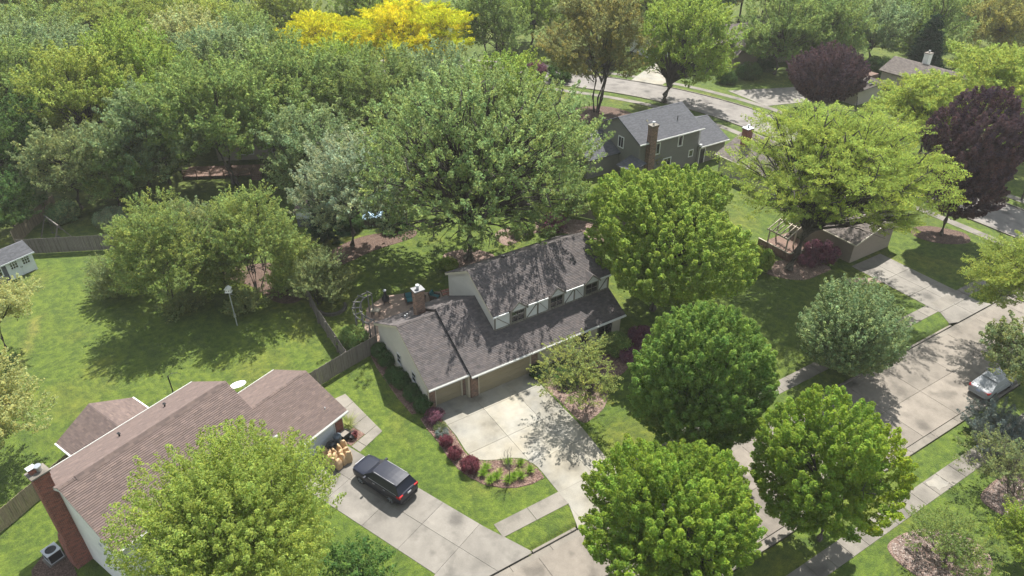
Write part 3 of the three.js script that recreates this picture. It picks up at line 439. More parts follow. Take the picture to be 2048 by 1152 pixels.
  chimney(H, 2.7, -6.5, 0.8, 0.66, 4.0, 6.95, M.brickT, 1, M.galvDark);
  for (const [x, y, z] of [[12.2, 6.95, -6.6], [1.2, 4.7, -6.1], [1.6, 4.4, -6.6]]) part('vent_pipe', cyl(0.05, 0.05, 0.5, x, y - 0.1, z, 8), M.galv, H);
  part('roof_vent', box(0.35, 0.28, 0.3, 10.9, 7.5, -6.25), M.darkMetal, H);
}
// ------------------------------------------------------------------ left house
{
  const H = thing('house', 'white sided house with brown shingle roof and red brick chimney', 'house', [LO[0], 0, LO[1]], R(90 - 34.94));
  // local z = -w ; two-storey block u 0.9..12, w -5.1..3.5
  part('gable_wall', prismX([[5.1, 0], [5.1, 4.86], [0.83, 7.02], [-3.45, 4.86], [-3.45, 0]], 0.92, 1.08), M.white, H);
  part('gable_wall', prismX([[5.1, 0], [5.1, 4.86], [0.83, 7.02], [-3.45, 4.86], [-3.45, 0]], 11.8, 11.96), M.white, H);
  part('front_wall', span(1.08, 11.8, 0, 4.9, 4.95, 5.1), M.white, H); part('back_wall', span(1.08, 11.8, 0, 4.9, -3.45, -3.3), M.white, H);
  for (const x of [2.9, 6.4, 9.9]) { windowIn(H, x, 3.7, 5.1, 1.3, 1.2, 0, {}); windowIn(H, x, 1.4, 5.1, 1.3, 1.3, 0, {}); }
  const f = gable(H, M.roofB, 0.72, 12.15, 5.45, 4.9, 0.83, 7.23, -3.79, 4.9);
  part('ridge_vent', [prismX([[1.12, 7.12], [0.83, 7.36], [0.54, 7.12]], 1.75, 11.6)], M.roofB, H);
  gutter(H, 0.72, 12.15, 4.88, 5.47); gutter(H, 0.72, 12.15, 4.88, -3.81, M.whiteP, -1);
  fasciaRake(H, 0.73, 5.43, 4.9, 0.83, 7.23, M.whiteP); fasciaRake(H, 0.73, -3.77, 4.9, 0.83, 7.23, M.whiteP); fasciaRake(H, 12.14, 5.43, 4.9, 0.83, 7.23, M.whiteP);
  for (const [x, z] of [[5.6, -1.7], [9.0, -2.0]]) part('roof_vent', [cyl(0.06, 0.06, 0.35, x, 6.0 - (z + 1.7) * -0.5 - 0.1, z, 8), box(0.16, 0.06, 0.22, x, 6.22 + (z + 1.7) * 0.5, z)], M.darkMetal, H);
  part('gable_vent', [box(0.03, 0.2, 0.2, 0.9, 3.6, 2.9)], M.galv, H);
  downpipe(H, 0.86, 0.05, 4.8, 5.2);
  // chimney on the left gable, with a wide base and sloped shoulder
  const c = part('chimney', [span(0.05, 0.9, 2.6, 8.05, -0.62, 0.0), span(0.0, 0.93, 7.7, 7.95, -0.67, 0.05), span(-0.05, 0.92, 0, 2.05, -0.98, 0.0), prism([[-0.05, 2.05], [0.92, 2.05], [0.9, 2.6], [0.05, 2.6]], -0.98, 0.0)], M.brickR, H);
  part('chimney_cap', span(-0.06, 1.0, 8.05, 8.15, -0.74, 0.12), M.kerb, c);
  part('flue', [cyl(0.15, 0.15, 0.32, 0.6, 8.15, -0.3, 12), cyl(0.22, 0.2, 0.05, 0.6, 8.5, -0.3, 12)], M.metal, c); part('flue', [span(0.12, 0.46, 8.15, 8.4, -0.62, -0.28)], M.brickR, c); part('flue_cap', [box(0.46, 0.04, 0.4, 0.3, 8.52, -0.47), box(0.03, 0.12, 0.03, 0.16, 8.46, -0.6), box(0.03, 0.12, 0.03, 0.42, 8.46, -0.34)], M.galv, c);
  // garage wing
  const gz = 4.8;
  part('garage_wall', [span(11.96, 17.9, 2.2, 2.62, gz - 0.15, gz), span(11.96, 12.8, 0, 2.2, gz - 0.15, gz), span(17.25, 17.9, 0, 2.2, gz - 0.15, gz)], M.white, H);
  part('gable_wall', prismX([[gz, 0], [gz, 2.55], [1.55, 4.2], [-2.2, 2.55], [-2.2, 0]], 17.74, 17.9), M.white, H); part('back_wall', span(11.96, 17.74, 0, 2.6, -2.2, -2.05), M.white, H);
  part('brick_pier', span(17.3, 17.96, 0, 2.52, gz, gz + 0.16), M.brickR, H); part('brick_pier', span(11.98, 12.75, 0, 2.52, gz, gz + 0.16), M.brickR, H);
  garageDoor(H, 12.8, 17.22, gz - 0.04, 2.2, M.doorW, 6); part('door_casing', [span(17.22, 17.3, 0, 2.3, gz - 0.1, gz + 0.06), span(12.72, 12.8, 0, 2.3, gz - 0.1, gz + 0.06), span(12.8, 17.22, 2.2, 2.3, gz - 0.1, gz + 0.06)], M.whiteP, H);
  gable(H, M.roofB, 11.98, 18.05, 5.6, 2.62, 1.55, 4.45, -2.5, 2.62);
  gutter(H, 11.98, 18.07, 2.6, 5.62); gutter(H, 12.2, 18.05, 2.6, -2.52, M.whiteP, -1); fasciaRake(H, 18.04, 5.58, 2.62, 1.55, 4.45, M.whiteP);
  downpipe(H, 17.98, 0.05, 2.5, gz + 0.1, M.galv);
  part('vent_pipe', cyl(0.04, 0.04, 0.3, 16.9, 2.95, 4.6, 8), M.galv, H);
  // sunroom behind, ridge at right angles
  part('sunroom_wall', [span(4.3, 4.44, 0, 2.4, -8.6, -3.46), span(9.36, 9.5, 0, 2.4, -8.6, -3.46), prism([[4.44, 0], [9.36, 0], [9.36, 2.45], [6.9, 3.75], [4.44, 2.45]], -8.6, -8.46)], M.white, H);
  const s1 = part('roof_slope', roofPlane(V(4.02, 2.45, -8.95), V(4.02, 2.45, -3.46), V(6.9, 4.0, -3.46), V(6.9, 4.0, -8.95)), M.roofB, H), s2 = part('roof_slope', roofPlane(V(9.78, 2.45, -3.46), V(9.78, 2.45, -8.95), V(6.9, 4.0, -8.95), V(6.9, 4.0, -3.46)), M.roofB, H);
  part('gutter', [span(3.9, 4.01, 2.32, 2.46, -8.95, -3.6), span(9.79, 9.9, 2.32, 2.46, -8.95, -3.6)], M.whiteP, H);
  part('downpipe', bar(V(9.8, 3.0, -3.9), V(9.8, 4.7, -3.85), 0.07, 0.07), M.darkMetal, H);
  for (const z of [-5, -6.6]) { windowIn(H, 4.3, 1.3, z, 1.1, 1.2, -Math.PI / 2); windowIn(H, 9.5, 1.3, z, 1.1, 1.2, Math.PI / 2); }
}
// ------------------------------------------------------------------ gray house beyond the maples
{
  const H = thing('house', 'grey sided two storey house with slate grey roof and white trim', 'house', [29.17, 0, -92.67], R(32));
  part('garage_wall', [span(-4.9, 0.1, 0, 2.55, -0.55, -0.4), span(-0.05, 0.1, 0, 2.55, -8.6, -0.55), prismX([[-0.4, 2.55], [-4.5, 4.3], [-8.6, 2.55]], -0.05, 0.1)], M.grey, H);
  part('main_wall', [span(-15.0, -4.9, 0, 5.05, -0.75, -0.6), span(-5.05, -4.9, 0, 5.05, -9.8, -0.75)], M.grey, H);
  part('gable_wall', prismX([[-0.6, 0], [-0.6, 5.1], [-4.8, 7.12], [-9.4, 4.95], [-9.4, 0]], -15.15, -15.0), M.grey, H);
  const f = gable(H, M.roofC, -15.5, -4.55, -0.2, 5.1, -4.8, 7.3, -9.6, 5.0, true); 
  gable(H, M.roofC, -4.86, 0.45, -0.05, 2.62, -4.6, 4.6, -9.2, 2.62);
  gable(H, M.roofC, -20.5, -15.2, -4.0, 2.7, -8.2, 4.5, -12.4, 2.7); part('wing_wall', [span(-20.2, -15.2, 0, 2.7, -4.6, -4.45), span(-20.2, -20.05, 0, 2.7, -11.8, -4.6)], M.grey, H);
  gutter(H, -15.5, -4.5, 5.1, -0.18); gutter(H, -4.8, 0.45, 2.6, -0.03); fasciaRake(H, -4.53, -0.2, 5.1, -4.8, 7.3, M.whiteP);
  part('downpipe', [box(0.08, 2.3, 0.07, -4.84, 3.8, -0.5), box(0.3, 0.3, 0.25, -4.75, 2.75, -0.2)], M.whiteP, H);
  windowIn(H, -12.3, 3.75, -0.6, 1.0, 1.35, 0, { fw: 0.13 }); windowIn(H, -8.2, 4.0, -0.6, 0.6, 1.3, 0, { fw: 0.13, cols: 1 }); windowIn(H, -6.0, 1.8, -0.6, 0.6, 0.8, 0, { fw: 0.12, cols: 1 }); windowIn(H, -10.2, 1.4, -0.6, 1.2, 1.2, 0, { fw: 0.12 }); windowIn(H, -15.15, 4.1, -4.2, 0.9, 1.3, -Math.PI / 2, { fw: 0.12 });
  const d = part('door', span(-4.5, -3.65, 0.05, 2.1, -0.4, -0.36), M.dark, H); part('door_frame', [span(-4.62, -4.5, 0.02, 2.22, -0.4, -0.33), span(-3.65, -3.53, 0.02, 2.22, -0.4, -0.33), span(-4.5, -3.65, 2.1, 2.22, -0.4, -0.33)], M.whiteP, d);
  chimney(H, -13.6, -0.2, 1.0, 0.75, 0, 7.4, M.brickT, 1, M.kerb); part('vent_pipe', cyl(0.06, 0.06, 0.6, -7.4, 6.1, -2.4, 8), M.dark, H);
  part('porch_roof', roofPlane(V(-17.6, 2.3, -2.0), V(-17.6, 2.3, 1.0), V(-15.2, 3.1, 1.0), V(-15.2, 3.1, -2.0)), M.roofC, H);
}
// ------------------------------------------------------------------ house under the honey locust
{
  const H = thing('house', 'long tan roofed ranch house half hidden under the honey locust', 'house', [36.59, 0, -65.19], R(32));
  // ridge runs front to back (along z); x 0..9
  const long = (x0, x1, z0, z1, eave, ridge) => { const xm = (x0 + x1) / 2; part('roof_slope', roofPlane(V(x0, eave, z0), V(x0, eave, z1), V(xm, ridge, z1), V(xm, ridge, z0)), M.roofD, H); part('roof_slope', roofPlane(V(x1, eave, z1), V(x1, eave, z0), V(xm, ridge, z0), V(xm, ridge, z1)), M.roofD, H); };
  long(3.4, 13.2, -24.6, -4.2, 2.65, 4.9); long(-1.6, 6.0, -8.6, 0.15, 2.55, 3.55);
  part('main_wall', [span(3.9, 4.05, 0, 2.7, -24.2, -4.4), span(12.6, 12.75, 0, 2.7, -24.2, -4.4), prism([[4.05, 0], [12.6, 0], [12.6, 2.65], [8.3, 4.7], [4.05, 2.65]], -24.2, -24.05), prism([[4.05, 0], [12.6, 0], [12.6, 2.65], [8.3, 4.7], [4.05, 2.65]], -4.6, -4.45)], M.tan, H);
  part('garage_wall', [span(-1.1, -0.95, 0, 2.5, -8.3, -0.3), prism([[-0.95, 0], [5.5, 0], [5.5, 2.5], [2.2, 3.4], [-0.95, 2.5]], -0.45, -0.3), span(5.35, 5.5, 0, 2.5, -8.3, -0.45)], M.taupe, H);
  part('trim', [bar(V(-1.6, 2.48, 0.17), V(2.2, 3.49, 0.17), 0.04, 0.18), bar(V(6.0, 2.48, 0.17), V(2.2, 3.49, 0.17), 0.04, 0.18), span(-1.71, -1.61, 2.42, 2.54, -8.6, 0.15), span(3.3, 3.4, 2.52, 2.64, -24.6, -4.7)], M.creamP, H);
  windowIn(H, 3.9, 1.4, -8, 1.6, 1.5, -Math.PI / 2); windowIn(H, 3.9, 1.4, -14, 1.6, 1.3, -Math.PI / 2);
  const c = chimney(H, 6.4, -22.6, 1.0, 0.9, 3.5, 6.2, M.brickR, 1, M.galv); part('weather_vane', [cyl(0.02, 0.02, 0.9, 6.7, 6.2, -22.6, 6), box(0.5, 0.12, 0.03, 6.85, 7.0, -22.6)], M.galv, c);
}
{
  const P = thing('pergola', 'pale timber pergola on the deck beside the honey locust trunk', 'pergola', [36.59, 0, -65.19], R(32));
  for (const [x, z] of [[-6.2, -4.6], [-3.6, -5.6], [-6.2, -7.0], [-3.7, -7.9]]) part('post', box(0.12, 2.4, 0.12, x, 1.2, z), M.pergola, P);
  part('beam', bar(V(-6.4, 2.45, -4.3), V(-6.4, 2.45, -7.2), 0.1, 0.16), M.pergola, P); part('beam', bar(V(-3.6, 2.45, -5.2), V(-3.6, 2.45, -8.0), 0.1, 0.16), M.pergola, P);
  for (let i = 0; i < 6; i++) part('rafter', bar(V(-6.75 + i * 0.02, 2.6, -4.35 - i * 0.52), V(-3.2, 2.6, -5.4 - i * 0.52), 0.07, 0.13), M.pergola, P);
  const D = thing('deck_fence', 'low reddish timber deck fence around the pergola', 'fence', [36.59, 0, -65.19], R(32));
  const rail = (a, b) => { part('top_rail', bar(V(a[0], 1.0, a[1]), V(b[0], 1.0, b[1]), 0.14, 0.05), M.pergola, D); const n = Math.round(Math.hypot(b[0] - a[0], b[1] - a[1]) / 0.16), gs = []; for (let i = 0; i < n; i++) { const f = (i + 0.5) / n; gs.push(bar(V(mix(a[0], b[0], f), 0.02, mix(a[1], b[1], f)), V(mix(a[0], b[0], f), 0.97, mix(a[1], b[1], f)), 0.13, 0.03)); } const o = part('boards', gs, M.deck, D); o.userData.kind = 'stuff'; };
  rail([-6.5, -8.0], [-6.4, -3.9]); rail([-6.4, -3.9], [-1.7, -3.3]); part('deck_floor', span(-6.3, -1.75, 0.05, 0.25, -8.0, -4.1), M.deck, D);
}
// ------------------------------------------------------------------ far houses
{
  const H = thing('house', 'distant low house with tan grey roof and white chimney', 'house', [64.5, 0, -125.5], R(32));
  const r = (x0, x1, z0, z1, e, h) => { const xm = (x0 + x1) / 2; part('roof_slope', roofPlane(V(x0, e, z0), V(x0, e, z1), V(xm, h, z1), V(xm, h, z0)), M.roofD, H); part('roof_slope', roofPlane(V(x1, e, z1), V(x1, e, z0), V(xm, h, z0), V(xm, h, z1)), M.roofD, H); };
  r(-1.9, 5.6, 0.3, 16, 2.7, 4.5); part('wall', [span(-1.4, 5.1, 0, 2.7, 0.7, 15.6), prism([[-1.4, 2.7], [5.1, 2.7], [1.85, 4.3]], 0.7, 0.85)], M.tan, H);
  part('flat_roof', roofPlane(V(-14.2, 2.5, -1.9), V(-14.2, 2.5, 5.6), V(-7.4, 2.9, 5.6), V(-7.4, 2.9, -1.9)), M.roofD, H); part('carport_wall', span(-13.8, -7.6, 0, 2.45, -1.5, 5.2), M.tan, H);
  part('skylight', span(-10.9, -9.0, 2.9, 2.98, 4.0, 4.3), M.dark, H); part('skylight', span(-10.9, -9.0, 2.9, 2.98, 4.7, 5.0), M.dark, H);
  chimney(H, 2.9, 5.4, 1.0, 0.9, 3, 6.1, M.whiteP, 1); part('porch', [span(-5.2, -1.6, 0, 2.0, -1.2, 0.4)], M.deck, H);
}
{
  const H = thing('house', 'distant tan house with steep brown roof behind green trees', 'house', [41.5, 0, -133], R(20));
  const r = (x0, x1, z0, z1, e, h) => { const xm = (x0 + x1) / 2; part('roof_slope', roofPlane(V(x0, e, z0), V(x0, e, z1), V(xm, h, z1), V(xm, h, z0)), M.roofD, H); part('roof_slope', roofPlane(V(x1, e, z1), V(x1, e, z0), V(xm, h, z0), V(xm, h, z1)), M.roofD, H); };
  r(-2.4, 3.8, -7, 1.6, 2.6, 5.6); part('wall', [span(-2, 3.4, 0, 2.6, -6.6, 1.1), prism([[-2, 2.6], [3.4, 2.6], [0.7, 5.2]], 1.0, 1.1)], M.taupe, H); part('wall', [span(3.4, 14, 0, 4.8, -9, -1.6)], M.tan, H);
  gable(H, M.roofD, -5, 14.4, -1.2, 4.8, -5.3, 6.9, -9.4, 4.8); windowIn(H, 6, 1.5, -1.6, 1.2, 1.2); windowIn(H, 9, 1.5, -1.6, 1.2, 1.2); part('door', span(4.1, 5, 0, 2.1, -1.6, -1.55), M.dark, H);
}
{
  const H = thing('house', 'distant white house with garage behind the far driveway', 'house', [30.8, 0, -141], R(28));
  part('wall', [span(-4, 8, 0, 2.7, -8, 0), prismX([[0, 2.7], [-4, 4.4], [-8, 2.7]], -4, 8)], M.white, H); gable(H, M.roofD, -4.4, 8.4, 0.5, 2.6, -4, 4.7, -8.5, 2.6); garageDoor(H, -2.6, 2.2, 0.03, 2.1, M.doorW, 6); windowIn(H, 5, 1.5, 0, 1.4, 1.2); gutter(H, -4.4, 8.4, 2.6, 0.52);
}
{
  const H = thing('house', 'pale house wall and deck glimpsed between backyard trunks', 'house', [-36, 0, -92], R(6));
  part('wall', [span(-4, 12, 0, 3.0, -9, 0.0)], M.tan, H); gable(H, M.roofD, -4.5, 12.5, 0.6, 2.9, -4.5, 5, -9.6, 2.9); windowIn(H, 0, 1.6, 0, 1.6, 1.5); windowIn(H, 4, 1.6, 0, 1.2, 1.3); part('door', span(6.2, 7.9, 0.1, 2.1, 0, 0.04), M.glass, H); windowIn(H, 10.2, 1.6, 0, 1.2, 1.3);
}
{
  const D = thing('deck', 'red brown timber deck with railing in the left backyard', 'deck', [-42.5, 0, -85.5], R(5));
  part('floor', span(0, 10, 0.3, 0.42, -3.2, 0), M.deck, D); for (let i = 0; i < 3; i++) part('rail', span(0, 8.6, 0.75 + i * 0.22, 0.8 + i * 0.22, -0.06, -0.02), M.deck, D); for (let i = 0; i < 6; i++) part('post', box(0.1, 1.3, 0.1, 0.1 + i * 1.7, 0.65, -0.12), M.deck, D); for (let i = 0; i < 3; i++) part('step', span(8.8, 10, 0.02, 0.1 + i * 0.1, 0.62 - 0.3 * i, 0.9 - 0.3 * i), M.deck, D);
}
{
  const H = thing('house', 'distant grey roof edge below the yellow trees', 'house', [-50, 0, -158], R(4));
  part('wall', span(-9, 6, 0, 2.7, -8, 0), M.tan, H); gable(H, M.roofC, -9.4, 6.4, 0.5, 2.6, -4, 4.4, -8.5, 2.6);
}
// sheds
{
  const S = thing('garden_shed', 'small white garden shed with double doors at left edge', 'shed', [-49.3, 0, -63.7], R(58));
  // front faces the camera side: x from -4.4 to 0
  part('wall', [span(-4.4, 0, 0, 2.1, -2.6, -0.05), prismX([[-0.05, 2.1], [-1.3, 2.8], [-2.6, 2.1]], -4.4, 0)], M.shedGrey, S);
  part('front_trim', [span(-0.14, 0.03, 0, 2.1, -0.05, 0.03), span(-4.43, -4.3, 0, 2.1, -0.05, 0.03), span(-2.62, -2.5, 0, 2.1, -0.05, 0.035)], M.shedWhite, S);
  for (const [a, b] of [[-2.5, -1.33], [-1.31, -0.14]]) { const d = part('door', span(a, b, 0.06, 2.05, -0.05, 0.0), M.shedWhite, S); part('door_braces', [span(a, b, 0.9, 1.0, 0, 0.02), span(a, a + 0.1, 0.06, 2.05, 0.0, 0.018), span(b - 0.1, b, 0.06, 2.05, 0, 0.018)], M.shedWhite, d); windowIn(S, (a + b) / 2, 1.5, 0.01, 0.66, 0.8, 0, { rows: 3, cols: 3, fw: 0.05, mull: 0.04, mat: M.shedWhite }); part('handle', box(0.03, 0.16, 0.04, (a < -2 ? b - 0.06 : a + 0.06), 0.98, 0.04), M.dark, d); }
  windowIn(S, -3.45, 1.35, -0.04, 0.6, 0.9, 0, { rows: 2, cols: 1, fw: 0.1, mat: M.shedWhite });
  gable(S, M.roofC, -4.6, 0.2, 0.25, 2.05, -1.3, 2.95, -2.85, 2.05, false); part('fascia', [span(-4.62, 0.22, 1.94, 2.08, 0.25, 0.29)], M.shedWhite, S);
}
{
  const S = thing('garden_shed', 'small shed with white gable half hidden by the dark conifer', 'shed', [-23.2, 0, -73.0], R(5));
  part('wall', [span(-1.3, 1.3, 0, 1.0, -2.4, 0), span(-1.3, 1.3, 1.0, 2.0, -2.4, -0.06)], M.shedGrey, S); part('gable_front', [span(-1.3, 1.3, 1.0, 2.0, -0.05, 0.02), prism([[-1.3, 2.0], [1.3, 2.0], [0, 2.75]], -0.05, 0.02)], M.shedWhite, S);
  part('roof', roofPlane(V(-1.55, 1.9, -2.6), V(-1.55, 1.9, 0.25), V(0, 2.85, 0.25), V(0, 2.85, -2.6)), M.roofB, S); part('roof', roofPlane(V(1.55, 1.9, 0.25), V(1.55, 1.9, -2.6), V(0, 2.85, -2.6), V(0, 2.85, 0.25)), M.roofB, S);
}
// ------------------------------------------------------------------ fences
function fence(name, label, pts, h, m, group) {
  const F = thing(name, label, 'fence'); const rnd = rng(Math.round(Math.abs(pts[0][0] * 31)));
  for (let k = 0; k + 1 < pts.length; k++) {
    const a = pts[k], b = pts[k + 1], L = Math.hypot(b[0] - a[0], b[1] - a[1]), n = Math.max(1, Math.round(L / 2.4)), dx = (b[0] - a[0]) / L, dz = (b[1] - a[1]) / L;
    for (let i = 0; i <= n; i++) { const f = L * i / n; part('post', box(0.1, h - 0.05, 0.1, a[0] + dx * f + dz * 0.08, (h - 0.05) / 2, a[1] + dz * f - dx * 0.08), m, F); }
    for (let i = 0; i < n; i++) {
      const l0 = L * i / n, l1 = L * (i + 1) / n, np = Math.round((l1 - l0) / 0.145), gs = [];
      for (let j = 0; j < np; j++) { const f = l0 + (j + 0.5) * (l1 - l0) / np, hh = h + (rnd() - 0.5) * 0.05, w = (l1 - l0) / np - 0.014, off = (rnd() - 0.5) * 0.02, g = new THREE.BoxGeometry(w, hh - 0.04, 0.02); metric(g); const q = metric(g); const uv = q.attributes.uv, o = Math.floor(rnd() * 10) * 0.145; for (let v = 0; v < uv.count; v++) uv.setX(v, uv.getX(v) * 0.6 + o); q.rotateZ((rnd() - 0.5) * 0.012); q.rotateY(-Math.atan2(dz, dx)); q.translate(a[0] + dx * f - dz * off, 0.04 + (hh - 0.04) / 2, a[1] + dz * f + dx * off); gs.push(q); }
      const o = part('fence_panel', gs, m, F); o.userData.kind = 'stuff';
      part('rail', [0.35, h - 0.3].map(y => bar(V(a[0] + dx * l0 + dz * 0.05, y, a[1] + dz * l0 - dx * 0.05), V(a[0] + dx * l1 + dz * 0.05, y, a[1] + dz * l1 - dx * 0.05), 0.04, 0.09)), m, F);
    }
  }
  return F;
}
fence('privacy_fence', 'dark weathered board fence between brown roofed garage and cream house', [[-16.6, -44.6], [-13.9, -47.7], [-11.75, -50.0]], 1.8, M.fence);
fence('privacy_fence', 'dark board fence running back from the fence corner to the shrubs', [[-13.95, -47.75], [-17.9, -54.2], [-20.6, -59.5], [-22.6, -63.4]], 1.8, M.fence);
fence('privacy_fence', 'grey board fence beside the white shed', [[-52.6, -66.6], [-47.5, -67.2], [-41.4, -67.9]], 1.85, M.fence);
fence('privacy_fence', 'tan board fence running back among trees at far left', [[-54.2, -68.6], [-54.6, -72.6], [-54.4, -77.4]], 1.85, M.fenceTan);
fence('privacy_fence', 'tan board fence at the lower left behind the brick chimney', [[-36.5, -26.6], [-33.4, -31.3], [-31.5, -36.4]], 1.7, M.fenceTan);
fence('privacy_fence', 'dark fence at the back right of the main house', [[5.5, -76.4], [11.5, -73.5], [16, -71]], 1.7, M.fence);
// ------------------------------------------------------------------ vehicles
function loftBody(st) { // st rows: x, y bottom, y top, half width, crown
  const ring = ([x, yb, yt, w, cr = 0.03]) => { const h = yt - yb, half = [[0, yb], [w * 0.84, yb], [w * 0.95, yb + 0.06 * h], [w * 0.99, yb + 0.22 * h], [w, yb + 0.48 * h], [w * 0.985, yb + 0.74 * h], [w * 0.945, yb + 0.91 * h], [w * 0.86, yb + 0.985 * h], [w * 0.5, yt + cr * 0.7], [0, yt + cr]]; return [...half.map(p => V(x, p[1], p[0])), ...half.slice(1, -1).reverse().map(p => V(x, p[1], -p[0]))]; };
  const rs = st.map(ring), pos = [], idx = [], n = rs[0].length;
  for (const r of rs) for (const p of r) pos.push(p.x, p.y, p.z);
  for (let i = 0; i + 1 < rs.length; i++) for (let k = 0; k < n; k++) { const a = i * n + k, b = i * n + (k + 1) % n, c = a + n, d = b + n; idx.push(a, b, c, b, d, c); }
  const cap = (i, f) => { const base = i * n; for (let k = 1; k + 1 < n; k++) f ? idx.push(base, base + k + 1, base + k) : idx.push(base, base + k, base + k + 1); }; cap(0, true); cap(rs.length - 1, false);
  const g = new THREE.BufferGeometry(); g.setAttribute('position', new THREE.Float32BufferAttribute(pos, 3)); g.setIndex(idx); g.computeVertexNormals(); const q = g.toNonIndexed(); q.setAttribute('uv', new THREE.Float32BufferAttribute(new Float32Array(q.attributes.position.count * 2), 2)); return q;
}
function patchGeo(pts, th = 0.012) { // a thin shell over a planar or bent quad strip; pts = rows of vec3
  const pos = []; for (let i = 0; i + 1 < pts.length; i++) for (let k = 0; k + 1 < pts[i].length; k++) { const a = pts[i][k], b = pts[i][k + 1], c = pts[i + 1][k], d = pts[i + 1][k + 1]; const n = b.clone().sub(a).cross(c.clone().sub(a)).normalize().multiplyScalar(th); for (const q of [a, b, c, b, d, c]) pos.push(q.x, q.y, q.z); for (const q of [a, c, b, b, c, d]) pos.push(q.x - n.x, q.y - n.y, q.z - n.z); }
  const g = new THREE.BufferGeometry(); g.setAttribute('position', new THREE.Float32BufferAttribute(pos, 3)); g.setAttribute('uv', new THREE.Float32BufferAttribute(new Float32Array(pos.length / 3 * 2), 2)); g.computeVertexNormals(); return g;
}
function makeCar(o, position, turn) {
  const C = thing(o.name, o.label, 'car', position, turn);
  const paint = new THREE.MeshPhysicalMaterial({ color: lin(...o.paint), roughness: 0.38, metalness: 0, clearcoat: 0.3, clearcoatRoughness: 0.12, specularIntensity: 0.5 });
  const trim = mat([0.025, 0.025, 0.027], { roughness: 0.6 }), chrome = mat([0.42, 0.42, 0.43], { roughness: 0.3, metalness: 0.95 }), tyreM = mat([0.022, 0.022, 0.022], { roughness: 0.9 }), red = mat([0.35, 0.012, 0.012], { roughness: 0.15 }), lamp = mat([0.34, 0.35, 0.36], { roughness: 0.15, metalness: 0.4 });
  const glassM = new THREE.MeshPhysicalMaterial({ color: lin(...(o.glass || [0.018, 0.024, 0.026])), roughness: 0.05, clearcoat: 1, clearcoatRoughness: 0.02 });
  const body = part('body', loftBody(o.body), paint, C);
  // greenhouse: base and roof rectangles
  const g = o.cabin, q = (x, y, w) => [V(x, y, -w), V(x, y, w)];
  const [bf, tf] = [g.front, g.topFront], [tr, br] = [g.topRear, g.rear];
  const B = { fl: V(bf[0], bf[1], -g.wb), fr: V(bf[0], bf[1], g.wb), tfl: V(tf[0], tf[1], -g.wt), tfr: V(tf[0], tf[1], g.wt), trl: V(tr[0], tr[1], -g.wt), trr: V(tr[0], tr[1], g.wt), rl: V(br[0], br[1], -g.wb), rr: V(br[0], br[1], g.wb) };
  const bil = (a, b, c, d, u, v) => a.clone().lerp(b, u).lerp(c.clone().lerp(d, u), v);
  const quadPatch = (a, b, c, d, u0, u1, v0, v1, off, nu = 1, nv = 1) => { const n = b.clone().sub(a).cross(c.clone().sub(a)).normalize().multiplyScalar(off); const rows = []; for (let j = 0; j <= nv; j++) rows.push(Array.from({ length: nu + 1 }, (_, i) => bil(a, b, c, d, u0 + (u1 - u0) * i / nu, v0 + (v1 - v0) * j / nv).add(n))); return rows; };
  // painted pillars and roof: cabin shell under the glass
  part('cabin_shell', [patchGeo(quadPatch(B.fl, B.fr, B.tfl, B.tfr, 0, 1, 0, 1, 0)), patchGeo(quadPatch(B.rr, B.rl, B.trr, B.trl, 0, 1, 0, 1, 0)), patchGeo(quadPatch(B.rl, B.fl, B.trl, B.tfl, 0, 1, 0, 1, 0)), patchGeo(quadPatch(B.fr, B.rr, B.tfr, B.trr, 0, 1, 0, 1, 0))], paint, C);
  const rows = []; for (let i = 0; i <= 6; i++) { const f = i / 6, x = mix(tf[0] + 0.04, tr[0] - 0.05, f), y = mix(tf[1], tr[1], f) + 0.05 * Math.sin(f * Math.PI); rows.push([-1, -0.92, -0.5, 0, 0.5, 0.92, 1].map(k => V(x, y + (Math.abs(k) === 1 ? -0.01 : 0.035) + 0.03 * (1 - k * k), k * (g.wt + 0.015)))); }
  part('roof', patchGeo(rows, 0.03), paint, C);
  part('windscreen', patchGeo(quadPatch(B.fl, B.fr, B.tfl, B.tfr, 0.05, 0.95, 0.04, 0.95, 0.012, 4)), new THREE.MeshPhysicalMaterial({ color: lin(...(o.screen || [0.05, 0.07, 0.07])), roughness: 0.05, clearcoat: 1 }), C);
  part('rear_window', patchGeo(quadPatch(B.rr, B.rl, B.trr, B.trl, 0.07, 0.93, 0.16, 0.93, 0.012, 4)), glassM, C);
  for (const sgn of [1, -1]) {
    const [a, b, c, d] = sgn > 0 ? [B.fr, B.rr, B.tfr, B.trr] : [B.fl, B.rl, B.tfl, B.trl];
    for (const [u0, u1] of g.windows) part('side_window', patchGeo(quadPatch(a, b, c, d, u0, u1, 0.1, 0.88, sgn * 0.012)), glassM, C);
    part('window_trim', [bar(bil(a, b, c, d, g.windows[0][0], 0.06).add(V(0, 0, sgn * 0.02)), bil(a, b, c, d, g.windows.at(-1)[1], 0.06).add(V(0, 0, sgn * 0.02)), 0.02, 0.03)], chrome, C);
    if (o.rails) part('roof_rail', [bar(V(tf[0] - 0.15, tf[1] + 0.09, sgn * (g.wt - 0.03)), V(tr[0] + 0.15, tr[1] + 0.10, sgn * (g.wt - 0.03)), 0.035, 0.035), ...[0.12, 0.5, 0.88].map(f => box(0.06, 0.08, 0.03, mix(tf[0] - 0.15, tr[0] + 0.15, f), mix(tf[1], tr[1], f) + 0.06, sgn * (g.wt - 0.03)))], M.galvDark, C);
    part('mirror', [box(0.14, 0.14, 0.2, bf[0] - 0.32, bf[1] + 0.08, sgn * (o.w + 0.1)), box(0.06, 0.05, 0.2, bf[0] - 0.3, bf[1] + 0.02, sgn * (o.w - 0.02))], paint, C);
